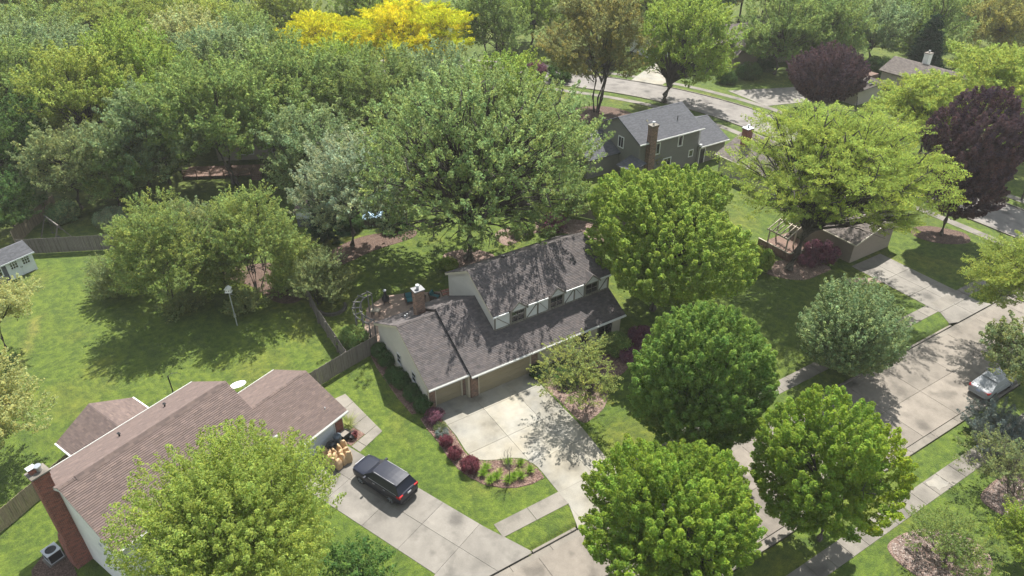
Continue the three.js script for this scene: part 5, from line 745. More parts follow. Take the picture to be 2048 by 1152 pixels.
/* tree: base x,z; crown centre (cx, hc, cz), radius R, half height b.
   mode 'dense' = lumpy closed crown, 'open' = foliage masses carried by separate limbs, 'tier' = flat spreading layers */
function tree(o) {
  const seed = treeSeed++, r = rng(seed), sp = SP[o.sp], T = thing(o.name || 'tree', o.label, o.cat || 'tree', [o.x, 0, o.z], 0, o.group);
  const ox = (o.cx ?? o.x) - o.x, oz = (o.cz ?? o.z) - o.z, ctr = V(ox, o.hc, oz), R0 = o.R, b = o.b, base = 1, items = [], limbs = [];
  const tint = (f, e = 0) => { const v = 1 + (o.vary ?? 0.34) * (r() - 0.5), w = (o.warm ?? 0.2) * (r() - 0.4) + e; return [v * (1 + w), v * (1 + w * 0.35), v * (1 - w * 0.5)]; };
  const fallow = (d) => { const bb = d.y < 0 ? b * (o.low ?? 0.8) : b; return 1 / Math.sqrt((d.x * d.x + d.z * d.z) / (R0 * R0) + d.y * d.y / (bb * bb)); };
  const s0 = o.size ?? 1;
  const tr = o.tr ?? Math.max(0.1, R0 * 0.045), th = o.th ?? Math.max(0.4, (o.hc - b) + b * 0.55);
  const mass = [], surf = 4 * Math.PI * R0 * (R0 + 2 * b) / 3, nAll = Math.round((o.lai ?? (o.mode === 'dense' ? 12 : o.far ? 6 : 5.4)) * surf / 4 / (sp.area * s0 * s0));
  if (o.mode === 'dense') { // clumps spaced over a lumpy envelope, with gaps between them and a thin inner layer
    const nl = o.lobes ?? 50, lob = Array.from({ length: nl }, () => sph(r)), ca = Math.cos(o.la ?? 0.34);
    const lump = d => { let m = 0; for (const l of lob) { const k = (d.dot(l) - ca) / (1 - ca); if (k > m) m = k; } return 1 - (o.la2 ?? 0.2) + (o.la2 ?? 0.2) * Math.sqrt(m); };
    const gapD = o.gapD ?? 0.56 * s0, cells = new Map(), key = p => Math.floor(p.x / gapD) + ',' + Math.floor(p.y / gapD) + ',' + Math.floor(p.z / gapD), sites = [];
    for (let i = 0; i < nAll * 14 && sites.length < nAll; i++) {
      const d = sph(r), f = fallow(d) * lump(d) * (0.95 + 0.07 * r()), p = ctr.clone().addScaledVector(d, f); if (p.y < 0.5) continue;
      let ok = true; const c = [p.x, p.y, p.z].map(v => Math.floor(v / gapD)); for (let x = -1; x < 2 && ok; x++) for (let y = -1; y < 2 && ok; y++) for (let z = -1; z < 2 && ok; z++) for (const q of cells.get((c[0] + x) + ',' + (c[1] + y) + ',' + (c[2] + z)) || []) if (q.distanceTo(p) < gapD) { ok = false; break; }
      if (!ok) continue; if (o.gap && vnoise(p.x * 0.55 + seed, p.y * 0.55 + p.z * 0.4, 5) < o.gap) continue;
      const k = key(p); if (!cells.has(k)) cells.set(k, []); cells.get(k).push(p); sites.push(p);
      items.push({ p, d: d.clone().multiplyScalar(0.75).add(V(0, 0.8, 0)).normalize(), a: r() * 6.3, s: s0 * (0.75 + 0.45 * r()), sy: o.sy ?? 1.1, c: o.gold && p.x - ctr.x + 0.35 * (p.z - ctr.z) > R0 * (0.35 + 0.3 * r()) ? tint().map((v, k) => v * [1.22, 1.1, 0.8][k]) : tint() });
    }
    for (let i = 0; i < nAll * (o.inner ?? 0.5); i++) { const d = sph(r), p = ctr.clone().addScaledVector(d, fallow(d) * lump(d) * (0.45 + 0.42 * r())); if (p.y < 0.5) continue; items.push({ p, d: d.clone().add(V(0, 0.6, 0)).normalize(), a: r() * 6.3, s: s0 * (0.8 + 0.5 * r()), c: tint() }); }
    for (let k = 0; k < 14; k++) { const d = sph(r); d.y = Math.abs(d.y) * 0.7; mass.push(ctr.clone().addScaledVector(d.normalize(), fallow(d) * 0.68)); }
  } else {
    const K = Math.round((o.K ?? 24) * 1.7), tier = o.mode === 'tier', ms = [], mr = (o.mr ?? 0.3) * 0.72; let vol = 0;
    for (let k = 0, tries = 0; k < K && tries < 1500; tries++) { const d = sph(r); if (tier && d.y < -0.4) continue; if (!tier && d.y < -0.8) continue; const f = fallow(d) * (k % 4 ? 0.62 + 0.30 * r() : 0.2 + 0.4 * r()), p = ctr.clone().addScaledVector(d, f), rad = R0 * mr * (0.65 + 0.7 * r()); if (p.y < 0.5 || ms.some(q => q.p.distanceTo(p) < (q.rad + rad) * (o.sep ?? 0.5))) continue; ms.push({ p, rad }); mass.push(p); vol += rad * rad; k++; }
    for (const q of ms) {
      const n = Math.round(nAll * q.rad * q.rad / vol), e = (r() - 0.5) * (o.massVary ?? 0.12), sx = 0.85 + 0.4 * r(), sz = 0.85 + 0.4 * r(), fl = tier ? 0.26 : 0.62 + 0.25 * r(), od = q.p.clone().sub(ctr).setY(0).normalize();
      for (let i = 0; i < n; i++) { const d = sph(r), f = q.rad * (0.25 + 0.85 * Math.pow(r(), 0.55)), p = q.p.clone().add(V(d.x * f * sx, d.y * f * fl, d.z * f * sz)); if (p.y < 0.35) continue; const dir = tier ? V(d.x + od.x * 0.5 + (r() - 0.5) * 0.5, 0.12 + 0.35 * r(), d.z + od.z * 0.5 + (r() - 0.5) * 0.5) : V(d.x * 0.8 + od.x * 0.3, d.y * 0.5 + (o.rise ?? 0.65), d.z * 0.8 + od.z * 0.3); items.push({ p, d: dir.normalize(), a: r() * 6.3, s: s0 * (0.65 + 0.65 * r()), c: tint(0, e) }); }
    }
  }
  // trunk and limbs
  const lean = V((o.lx ?? 0) + ox * 0.25, th, (o.lz ?? 0) + oz * 0.25), stems = o.stems ?? 1, woods = [];
  for (let s = 0; s < stems; s++) {
    const sx = stems > 1 ? (r() - 0.5) * 1.1 * tr * 5 : 0, sz = stems > 1 ? (r() - 0.5) * tr * 5 : 0, tp = lean.clone().add(V(sx * 3.2, 0, sz * 3.2)), w1 = (r() - 0.5) * tr * 2, w2 = (r() - 0.5) * tr * 2, k = stems > 1 ? 0.62 : 1;
    const pts = [V(sx, -0.15, sz), V(sx, 0.25, sz), V(mix(sx, tp.x, 0.3) + w1, th * 0.33, mix(sx, tp.z, 0.3) + w2), V(mix(sx, tp.x, 0.68) - w1, th * 0.68, mix(sx, tp.z, 0.68)), tp];
    woods.push(tube(pts, [tr * 1.55 * k, tr * 1.1 * k, tr * 0.92 * k, tr * 0.78 * k, tr * 0.62 * k], o.far ? 6 : 9));
    mass.forEach((m, i) => {
      if (i % stems !== s) return; const f = 0.45 + 0.55 * r(), a = pts[2].clone().lerp(tp, clamp(f)), dir = m.clone().sub(a), L = dir.length(), mid1 = a.clone().addScaledVector(dir, 0.33).add(V((r() - 0.5) * L * 0.12, L * 0.05 * (o.arch ?? 1), (r() - 0.5) * L * 0.12)), mid2 = a.clone().addScaledVector(dir, 0.68).add(V((r() - 0.5) * L * 0.14, L * 0.04 * (o.arch ?? 1), (r() - 0.5) * L * 0.14)), lr = tr * k * (0.34 + 0.22 * r()) * (o.limb ?? 1);
      woods.push(tube([a, mid1, mid2, m], [lr, lr * 0.75, lr * 0.5, lr * 0.22], o.far ? 4 : 6));
      const nb = o.far ? 2 : (o.twigs ?? 6); for (let j = 0; j < nb; j++) { const q = items.length ? items[Math.floor(r() * items.length)].p : m, from = [mid1, mid2, m][j % 3], near = m.clone().add(sph(r).multiplyScalar(o.R * (o.mr ?? 0.3) * (o.tw ?? 0.5))); const mm = from.clone().lerp(near, 0.5).add(V(0, 0.08 * L * r(), 0)); woods.push(tube([from, mm, near], [lr * 0.38, lr * 0.24, lr * 0.08], 4)); }
    });
  }
  part('trunk', woods, o.bark || M.bark, T);
  crownMesh(T, 'crown', sp.g, leafM(o.c, o.trn), items);
  return T;
}
// street maples and other near trees
const g1 = 'street maples along the kerb', g2 = 'backyard trees behind the houses', g3 = 'distant neighbourhood trees';
tree({ name: 'maple_tree', label: 'round bright maple at the bottom centre beside the sidewalk', group: g1, x: 9.9, z: -25.9, cx: 8.9, cz: -26.6, hc: 6.4, R: 5.0, b: 4.0, sp: 'maple', c: 'mapleLime', mode: 'dense', size: 0.86, lobes: 40, la2: 0.28, vary: 0.5, gap: 0.1 });
tree({ name: 'maple_tree', label: 'lime maple with yellow right side at the near kerb', group: g1, x: 20.0, z: -30.2, cx: 19.0, cz: -30.3, hc: 6.6, R: 4.3, b: 4.8, sp: 'maple', c: 'mapleLime', mode: 'dense', gold: true, lai: 10, gap: 0.36, lobes: 24, la: 0.5, la2: 0.4, size: 0.9 });
tree({ name: 'maple_tree', label: 'largest dark green round maple in the middle of the street row', group: g1, x: 13.6, z: -37.6, cx: 12.9, cz: -37.6, hc: 6.9, R: 4.65, b: 5.8, sp: 'maple', c: 'maple', mode: 'dense', low: 0.95, lobes: 60, la: 0.32, la2: 0.26, size: 0.88, vary: 0.5, gap: 0.08 });
tree({ name: 'maple_tree', label: 'smaller grey green maple beside the sunlit verge', group: g1, x: 28.6, z: -47.2, cx: 27.6, cz: -47.2, hc: 4.3, R: 4.0, b: 3.9, sp: 'loose', c: 'grey', mode: 'dense', size: 0.85, vary: 0.5 });
tree({ name: 'ash_tree', label: 'airy lime yellow tree in front of the brown roofed house', x: -15.4, z: -26.0, cx: -15.0, cz: -25.4, hc: 8.1, R: 5.7, b: 3.7, sp: 'ash', c: 'ash', mode: 'dense', gap: 0.36, lobes: 40, la: 0.4, low: 0.9, tr: 0.16, warm: 0.12 });
tree({ name: 'broadleaf_shrub', cat: 'shrub', label: 'dark green leafy bush at the bottom edge beside the driveway', x: -9.3, z: -26.6, hc: 1.5, R: 2.3, b: 1.3, sp: 'loose', c: 'mapleDark', mode: 'open', K: 12, mr: 0.4, sep: 0.4, size: 0.72, tr: 0.07, th: 0.8, low: 0.9 });
tree({ name: 'dogwood_tree', label: 'small sparse yellow green dogwood beside the pale driveway', x: 5.75, z: -42.3, cx: 5.3, cz: -42.9, hc: 4.0, R: 4.2, b: 1.5, sp: 'sparse', c: 'dogwood', mode: 'tier', K: 34, mr: 0.26, sep: 0.42, lai: 1.8, tw: 1, size: 0.75, tr: 0.09, th: 1.7, stems: 2, limb: 1.1, twigs: 9, bark: M.bark, gap: 0 });
tree({ name: 'maple_tree', label: 'broad bright green maple right of the main house roof', group: g2, x: 13.4, z: -56.2, cx: 13.9, cz: -55.9, hc: 8.2, R: 8.5, b: 5.4, sp: 'maple', c: 'fresh', mode: 'dense', lai: 9, lobes: 17, la: 0.62, la2: 0.42, size: 1.12, gap: 0.24, low: 0.8, tr: 0.34, th: 5, warm: 0.12 });
tree({ name: 'honey_locust', label: 'huge yellow green honey locust with leaning trunk by the pergola', group: g2, x: 28.6, z: -63.4, cx: 30.5, cz: -63.7, hc: 10.9, R: 9.8, b: 6.0, sp: 'locust', c: 'locust', mode: 'tier', lai: 4.6, K: 70, mr: 0.30, sep: 0.36, tr: 0.44, th: 6.2, lx: 0.9, low: 0.78, limb: 1.2, size: 1.05, warm: 0.12 });
tree({ name: 'purple_maple', label: 'tall dark purple maple at the right of the cross street corner', x: 48.0, z: -70.7, cx: 48.2, cz: -70.7, hc: 9.0, R: 5.2, b: 7.6, sp: 'maple', c: 'purple', trn: 0.25, mode: 'dense', lai: 9, gap: 0.24, la2: 0.3, size: 1.0, warm: 0.25, vary: 0.7, lobes: 34, la: 0.42 });
tree({ name: 'purple_maple', label: 'rounded purple maple in front of the low tan house', x: 49.5, z: -110.6, cx: 48.3, cz: -110.6, hc: 5.4, R: 5.3, b: 4.2, sp: 'far', c: 'purple', trn: 0.25, mode: 'dense', warm: 0.25, vary: 0.6, lobes: 40, far: true });
tree({ name: 'honey_locust', label: 'yellow green locust between the purple maple and tan house', group: g3, x: 54.5, z: -90.2, cx: 52.8, cz: -90.2, hc: 7.4, R: 6.6, b: 5.0, sp: 'farlocust', c: 'locust', mode: 'tier', K: 34, mr: 0.32, sep: 0.4, tr: 0.3, far: true });
tree({ name: 'honey_locust', label: 'yellow green locust at the right edge behind the purple maple', group: g3, x: 66.4, z: -94, cx: 64.2, cz: -94, hc: 9.5, R: 8.2, b: 5.4, sp: 'farlocust', c: 'locust', mode: 'tier', K: 38, mr: 0.32, sep: 0.4, tr: 0.3, far: true });
tree({ name: 'tree', label: 'narrow green tree at the right edge beside purple maple', group: g3, x: 62.4, z: -79.7, cx: 60.2, cz: -79.7, hc: 8.0, R: 3.2, b: 5, sp: 'far', c: 'fresh', mode: 'open', K: 16, mr: 0.4, far: true });
tree({ name: 'honey_locust', label: 'golden green tree overhanging the right edge of the sidewalk', x: 46.6, z: -51.6, cx: 43.6, cz: -51.2, hc: 6.9, R: 4.4, b: 3.7, sp: 'locust', c: 'ygreen', mode: 'tier', K: 34, mr: 0.3, sep: 0.4, tr: 0.2, warm: 0.1 });
tree({ name: 'tree', label: 'ragged olive green tree shading the parked silver sedan', x: 40.9, z: -41.6, cx: 39.5, cz: -42.5, hc: 5.9, R: 3.7, b: 2.7, sp: 'loose', c: 'olive', mode: 'open', K: 20, mr: 0.34, sep: 0.45, size: 0.85, tr: 0.16, warm: 0.3 });
tree({ name: 'juniper_shrub', cat: 'shrub', label: 'grey green spreading juniper at the right edge kerb', x: 36.4, z: -38.9, cx: 36.1, cz: -38.8, hc: 1.3, R: 2.5, b: 1.3, sp: 'needle', c: 'greyNeedle', trn: 0.1, mode: 'open', K: 14, mr: 0.42, sep: 0.4, size: 0.85, tr: 0.06, th: 0.6, bark: M.barkGrey });
tree({ name: 'bare_shrub', cat: 'shrub', label: 'twiggy half bare grey shrub on the right mulch bed', x: 34.6, z: -33.6, cx: 33.9, cz: -34.2, hc: 2.6, R: 3.1, b: 2.3, sp: 'sparse', c: 'olive', mode: 'open', K: 22, mr: 0.34, sep: 0.35, size: 0.7, lai: 1.6, tw: 1.1, tr: 0.08, th: 0.9, stems: 4, limb: 0.9, twigs: 16, bark: M.barkGrey });
tree({ name: 'lilac_shrub', cat: 'shrub', label: 'open pale green shrub on the round mulch bed', x: 27.2, z: -28.4, cx: 27.1, cz: -28.6, hc: 1.9, R: 2.5, b: 1.5, sp: 'sparse', c: 'crab', mode: 'open', K: 18, mr: 0.36, sep: 0.38, size: 0.62, tr: 0.06, lai: 3, tw: 0.9, th: 0.7, stems: 4, limb: 0.8, twigs: 10 });
tree({ name: 'lilac_shrub', cat: 'shrub', label: 'green open shrub in the bottom right corner', x: 32.3, z: -28.4, cx: 31.9, cz: -28.4, hc: 2.2, R: 1.9, b: 1.7, sp: 'sparse', c: 'fresh', mode: 'open', K: 12, mr: 0.4, sep: 0.4, size: 0.7, tr: 0.06, th: 0.8, stems: 3, limb: 0.8 });
tree({ name: 'tree', label: 'pale yellow green tree along the left edge of the lawn', x: -39.4, z: -36.6, cx: -36.6, cz: -37.6, hc: 5.2, R: 2.9, b: 4.2, sp: 'sparse', c: 'pale', mode: 'open', K: 22, mr: 0.45, sep: 0.4, size: 0.9, tr: 0.12 });
tree({ name: 'tree', label: 'pale leafy tree at the left edge below the white shed', x: -44.6, z: -50.2, cx: -43.4, cz: -50.2, hc: 5.0, R: 2.7, b: 2.9, sp: 'sparse', c: 'pale', mode: 'open', K: 18, mr: 0.42, sep: 0.4, size: 0.9, tr: 0.12 });
// backyard
tree({ name: 'maple_tree', label: 'towering maple with forked trunk directly behind the main house', group: g2, x: -4.6, z: -65.5, cx: -3.0, cz: -64.2, hc: 12.0, low: 0.9, R: 12.7, b: 8.0, lai: 3.6, sp: 'loose', c: 'bigMaple', mode: 'open', K: 76, mr: 0.225, sep: 0.46, tr: 0.55, th: 6.5, limb: 1.0, twigs: 5, size: 1.05, vary: 0.45 });
tree({ name: 'silver_maple', label: 'silvery leaved tree left of the towering maple', group: g2, x: -17.4, z: -68.2, cx: -15.6, cz: -67.4, hc: 8.2, R: 7.0, b: 5.4, sp: 'loose', c: 'silver', mode: 'open', K: 30, mr: 0.3, sep: 0.45, tr: 0.28, vary: 0.6, low: 1 });
tree({ name: 'crabapple_tree', label: 'left one of two large bushy crabapples shading the left lawn', group: g2, x: -32.6, z: -56.6, cx: -31.6, cz: -56.2, hc: 7.2, R: 4.7, b: 4.9, sp: 'sparse', c: 'crab', mode: 'open', K: 40, mr: 0.32, sep: 0.38, lai: 5.4, tw: 0.8, size: 0.95, tr: 0.14, stems: 4, warm: 0.3, vary: 0.5, low: 1.25 });
tree({ name: 'crabapple_tree', label: 'right one of two large bushy crabapples behind the bird house pole', group: g2, x: -24.6, z: -57.9, cx: -23.8, cz: -57.8, hc: 7.2, R: 4.2, b: 5.1, sp: 'sparse', c: 'crab', mode: 'open', K: 40, mr: 0.34, sep: 0.38, lai: 5.4, tw: 0.8, size: 0.95, tr: 0.14, stems: 4, warm: 0.3, vary: 0.5, low: 1.25 });
tree({ name: 'lilac_shrub', cat: 'shrub', label: 'low twiggy shrub left of the crabapples', x: -38.4, z: -59.4, hc: 2.0, R: 2.9, b: 2.0, sp: 'sparse', c: 'olive', mode: 'open', K: 16, mr: 0.38, size: 0.8, tr: 0.06, th: 0.8, stems: 3 });
tree({ name: 'lilac_shrub', cat: 'shrub', label: 'brownish twiggy undergrowth below the crabapples', x: -31.3, z: -56.3, hc: 1.1, R: 2.4, b: 1.0, sp: 'sparse', c: 'olive', mode: 'open', K: 14, mr: 0.38, size: 0.7, tr: 0.05, th: 0.5, stems: 4, twigs: 10, bark: M.barkGrey });
tree({ name: 'crabapple_tree', label: 'bushy crabapple between the two larger ones', group: g2, x: -28.2, z: -59.2, hc: 6.0, R: 3.9, b: 4.4, sp: 'sparse', c: 'olive', mode: 'open', K: 30, mr: 0.32, sep: 0.38, lai: 4.6, tw: 0.9, size: 0.95, tr: 0.12, stems: 4, warm: 0.3, vary: 0.5, low: 1.2 });
tree({ name: 'crabapple_tree', label: 'low leafy crabapple at the left end of the belt', group: g2, x: -36.2, z: -59.6, hc: 3.4, R: 2.8, b: 2.7, sp: 'sparse', c: 'crab', mode: 'open', K: 26, mr: 0.34, sep: 0.38, lai: 4.4, tw: 0.9, size: 0.95, tr: 0.1, stems: 3, warm: 0.3, vary: 0.5, low: 1.1 });
tree({ name: 'lilac_shrub', cat: 'shrub', label: 'dense brush between the two crabapples', x: -28.4, z: -59.0, hc: 2.4, R: 2.8, b: 2.3, sp: 'sparse', c: 'crab', mode: 'open', K: 18, mr: 0.38, size: 0.85, tr: 0.06, th: 0.9, stems: 4 });
tree({ name: 'lilac_shrub', cat: 'shrub', label: 'dark low brush right of the right crabapple', x: -21.6, z: -59.4, hc: 1.9, R: 2.3, b: 1.8, sp: 'sparse', c: 'mid', mode: 'open', K: 16, mr: 0.38, size: 0.85, tr: 0.06, th: 0.8, stems: 4 });
tree({ name: 'lilac_shrub', cat: 'shrub', label: 'low brush at the foot of the right crabapple', x: -25.0, z: -56.0, hc: 1.2, R: 2.0, b: 1.1, sp: 'sparse', c: 'olive', mode: 'open', K: 14, mr: 0.38, size: 0.75, lai: 4, tr: 0.05, th: 0.5, stems: 4 });
tree({ name: 'fence_shrub', cat: 'shrub', label: 'pale green shrub overgrowing the dark back fence', x: -18.6, z: -57.2, cx: -18.3, cz: -57.2, hc: 3.0, R: 2.8, b: 2.9, sp: 'sparse', c: 'olive', mode: 'open', K: 20, mr: 0.36, sep: 0.4, size: 0.8, tr: 0.07, th: 1, stems: 4 });
tree({ name: 'fence_shrub', cat: 'shrub', label: 'tan green shrub at the far end of the dark back fence', x: -21.4, z: -62.2, hc: 2.5, R: 2.6, b: 2.4, sp: 'sparse', c: 'dogwood', mode: 'open', K: 18, mr: 0.36, sep: 0.4, size: 0.8, tr: 0.07, th: 1, stems: 4 });
function conifer(o) {
  const r = rng(treeSeed++), T = thing('conifer', o.label, 'tree', [o.x, 0, o.z]), items = [], n = o.n ?? 420; part('trunk', tube([V(0, -0.1, 0), V(0, o.h * 0.5, 0), V(0, o.h, 0)], [o.R * 0.09, o.R * 0.05, 0.02], 7), M.bark, T);
  for (let i = 0; i < n; i++) { const f = Math.pow(r(), 0.7), a = r() * 6.3, y = o.h * (1 - f) + 0.2, rad = o.R * f * (0.6 + 0.45 * r()) * (0.85 + 0.25 * Math.sin(y * 5 + a)); const v = 0.75 + 0.5 * r(); items.push({ p: V(Math.cos(a) * rad, y, Math.sin(a) * rad), d: V(Math.cos(a), 0.25, Math.sin(a)).normalize(), a: r() * 6.3, s: o.s ?? 0.9, c: [v, v, v] }); }
  crownMesh(T, 'crown', SP.needle.g, leafM('conifer', 0.1), items); return T;
}
conifer({ label: 'dark pointed conifer beside the small white gabled shed', x: -20.4, z: -70.2, h: 6.6, R: 2.1 });
conifer({ label: 'dark conifer behind the far right tan house', x: 73.5, z: -130, h: 10, R: 3.4, s: 1.6, n: 520 });
conifer({ label: 'dark conifer at the top left among the trees', x: -61, z: -88.5, h: 9.5, R: 2.8, s: 1.2, n: 460 });
conifer({ label: 'small dark yew between the spa and the fence', x: -13.4, z: -72.6, h: 2.6, R: 1.9, s: 0.8, n: 260 });
// trees behind: [label, x, z, cx, hc, R, b, spray, colour, mode, extra]
const mids = [
  ['yellow green tree at left with airy crown', -55.4, -89.4, -54.4, 9.2, 6.4, 6.4, 'far', 'ygreen', 'open', { K: 34, mr: 0.3, warm: 0.12 }],
  ['silvery green tree at the top left edge', -69.8, -103, -66.5, 9.4, 8.0, 5.6, 'far', 'grey', 'open', { K: 34, mr: 0.3 }],
  ['dark leaning tree at the left edge above the fence', -63.4, -82.4, -60.8, 7.2, 4.6, 5.2, 'far', 'dark', 'open', { K: 24, mr: 0.34, tr: 0.3 }],
  ['pale gold topped tree at upper left', -49.3, -108.3, -48.1, 9.8, 5.8, 5.4, 'far', 'pale', 'open', { K: 26, mr: 0.34 }],
  ['mid green tree with tall bare trunks above the deck', -34.6, -83.4, -35.6, 10.4, 6.8, 6.2, 'far', 'mid', 'open', { K: 34, mr: 0.29, tr: 0.36, stems: 2 }],
  ['mid green tree right of the tall trunked one', -31.6, -94, -30.4, 9.4, 6.6, 5.8, 'far', 'mid', 'open', { K: 36, mr: 0.3 }],
  ['green tree just above the small gabled shed', -25.3, -79.7, -24.0, 6.8, 4.8, 4.9, 'far', 'grey', 'open', { K: 24, mr: 0.34 }],
  ['green tree at upper left below the far grey roof', -43.6, -119, -42.4, 8.2, 6.8, 5.4, 'far', 'mid', 'open', { K: 28, mr: 0.33 }],
  ['grey green tree above the left end of the deck', -44.9, -81.1, -42.9, 7.4, 5.6, 5.3, 'far', 'grey', 'open', { K: 28, mr: 0.33 }],
  ['olive tree behind the swing frame', -51.4, -77.2, -50.2, 6.0, 4.6, 4.2, 'far', 'olive', 'open', { K: 22, mr: 0.36 }],
  ['low dark shrubby tree at the left edge by the tan fence', -56.8, -72.6, -56.6, 3.2, 3.4, 2.6, 'far', 'dark', 'open', { K: 14, mr: 0.42, size: 0.8 }],
  ['rounded green tree right of the swing frame', -47.2, -77.8, -46.4, 4.6, 4.0, 3.6, 'far', 'mid', 'open', { K: 18, mr: 0.36, size: 0.85 }],
  ['soft green tree behind the silvery tree', -18.2, -92.7, -17.7, 8.4, 6.8, 5.6, 'far', 'crab', 'open', { K: 32, mr: 0.32 }],
  ['soft green tree below the yellow trees', -10.6, -98, -10.4, 7.6, 6.4, 5.0, 'far', 'grey', 'open', { K: 30, mr: 0.32 }],
  ['leafy tree between shed and silvery tree', -26.5, -103, -25.5, 7.8, 6.0, 5.0, 'far', 'fresh', 'open', { K: 28, mr: 0.33 }],
  ['large golden yellow tree at the top of the photo', -18.1, -124.5, -17.6, 7.8, 10.6, 5.4, 'farlocust', 'yellow', 'tier', { K: 46, mr: 0.28, sep: 0.38, tr: 0.3, massVary: 0.35, vary: 0.6 }],
  ['lower golden yellow tree left of the largest one', -32.6, -127, -32.0, 6.6, 8.6, 4.0, 'farlocust', 'yellow', 'tier', { K: 26, mr: 0.34, sep: 0.38, tr: 0.26 }],
  ['tall green tree right of the golden trees', -3.6, -134.7, -4.0, 8.4, 6.2, 6.8, 'far', 'mid', 'open', { K: 26, mr: 0.32, stems: 3, tr: 0.34 }],
  ['pale green spreading tree left of the gray house', -0.5, -94.5, -0.9, 7.4, 6.2, 5.4, 'far', 'fresh', 'open', { K: 32, mr: 0.32 }],
  ['brownish budding tree with many trunks left of the road', 13.0, -110.6, 12.4, 11.0, 7.8, 7.4, 'far', 'bud', 'open', { K: 40, mr: 0.24, stems: 4, tr: 0.32, warm: 0.4 }],
  ['green tree with stout trunk at the curving road verge', 24.9, -115.3, 27.4, 9.6, 7.4, 7.0, 'far', 'fresh', 'open', { K: 32, mr: 0.29, tr: 0.5, th: 4.2, warm: 0.2 }],
  ['dense green tree beside the tan steep roofed house', 47.4, -130.1, 47.6, 8, 6.6, 7.2, 'far', 'mid', 'open', { K: 34, mr: 0.32 }],
  ['dense green tree behind the middle purple maple', 57.3, -134.7, 57.8, 7.6, 6.8, 6.8, 'far', 'mid', 'open', { K: 32, mr: 0.32 }],
  ['green tree behind the low tan roof', 67.4, -138, 67.0, 6.8, 6.0, 6.4, 'far', 'grey', 'open', { K: 26, mr: 0.34 }],
  ['green tree right of the white chimney', 79, -139, 78, 6.8, 6.2, 6.4, 'far', 'mid', 'open', { K: 26, mr: 0.34 }],
  ['orange tinged tree in the top right corner', 96.5, -144.8, 94.6, 6.4, 8.4, 5.6, 'far', 'orange', 'open', { K: 26, mr: 0.3, warm: 0.3 }],
  ['small budding tree against the gray house wall', 17.6, -88.6, 17.4, 3.0, 2.3, 2.8, 'sparse', 'bud', 'open', { K: 14, mr: 0.4, size: 0.9, tr: 0.08 }],
  ['green tree left of the gray house under the maples', 4.5, -82.5, 4.4, 4.8, 4.6, 3.8, 'far', 'mid', 'open', { K: 20, mr: 0.36, size: 0.85 }],
  ['small green tree behind the tan mulch bed', 6.5, -75.2, 6.5, 2.6, 2.7, 2.3, 'loose', 'mid', 'open', { K: 14, mr: 0.4, size: 0.9, tr: 0.09 }],
  ['green tree behind the right end of the deck', -29.5, -86.2, -29.0, 7.6, 5.0, 5.0, 'far', 'mid', 'open', { K: 24, mr: 0.32 }],
  ['green tree behind the left end of the deck', -47.5, -92.5, -47, 8.6, 6.0, 5.6, 'far', 'fresh', 'open', { K: 28, mr: 0.32 }],
  ['greyish tree directly above the pale house roof', -39.5, -100.5, -39, 9.2, 6.6, 5.6, 'far', 'grey', 'open', { K: 28, mr: 0.32 }],
  ['leafy green tree in front of the left end of the deck', -43.6, -84.2, -42.6, 7.6, 5.0, 5.0, 'far', 'mid', 'open', { K: 24, mr: 0.32 }],
  ['tall green tree left of the yellow green one', -66, -93, -65, 9.4, 5.6, 6.0, 'far', 'mid', 'open', { K: 26, mr: 0.32 }],
  ['full green tree between yellow green tree and gold topped tree', -52, -98.5, -51.5, 9.6, 5.8, 6.0, 'far', 'fresh', 'open', { K: 28, mr: 0.32 }],
  ['locust in the top left row, furthest left', -100, -150, -100, 8, 9, 6, 'farlocust', 'ygreen', 'tier', { K: 28, mr: 0.34 }],
  ['locust in the top left row, second from left', -84, -141, -84, 8.4, 9, 6, 'farlocust', 'ygreen', 'tier', { K: 28, mr: 0.34 }],
  ['locust in the top left row, third from left', -70, -132, -70, 8.4, 9, 6, 'farlocust', 'ygreen', 'tier', { K: 28, mr: 0.34 }],
  ['locust in the top left row, nearest the gold topped tree', -57, -131, -57, 8, 8, 5.6, 'farlocust', 'ygreen', 'tier', { K: 26, mr: 0.34 }],
  ['bright green tree at the top left of the yellow trees', -44.5, -146, -44.5, 7, 7, 5.2, 'far', 'ygreen', 'open', { K: 24, mr: 0.34 }],
  ['fresh green tree behind the golden trees on the left', -29, -152, -29, 8, 8, 6, 'far', 'fresh', 'open', { K: 24, mr: 0.34 }],
  ['fresh green tree at the top behind the tall green tree', 4, -150, 4, 7.5, 7.5, 6, 'far', 'fresh', 'open', { K: 24, mr: 0.34 }],
  ['green tree at the top behind the budding tree', 16, -146, 16, 8, 7, 6.4, 'far', 'crab', 'open', { K: 24, mr: 0.34 }],
  ['yellowish tree at the top behind the white house', 30, -158, 30, 8.5, 8, 6, 'far', 'ygreen', 'open', { K: 24, mr: 0.34 }],
  ['green tree at the top between tan house and dense trees', 62, -152, 62, 8, 8, 6.6, 'far', 'fresh', 'open', { K: 24, mr: 0.34 }],
  ['tree at the top right behind the white chimney', 84, -156, 84, 8, 8, 6.2, 'far', 'crab', 'open', { K: 24, mr: 0.34 }],
  ['olive tree at the top right behind the orange tinged one', 112, -162, 112, 8, 9, 6.2, 'far', 'olive', 'open', { K: 24, mr: 0.34 }],
  ['green tree at far left behind the yellow green one', -76, -117, -75, 8.4, 7.4, 6.0, 'far', 'mid', 'open', { K: 26, mr: 0.34 }],
  ['green tree at the left edge behind the silvery one', -90, -122, -90, 8.4, 8, 6.0, 'far', 'grey', 'open', { K: 26, mr: 0.34 }],
  ['round tree in the upper left between gold top and locusts', -60, -114, -59.6, 7.6, 6.4, 5.2, 'far', 'fresh', 'open', { K: 24, mr: 0.34 }],
];
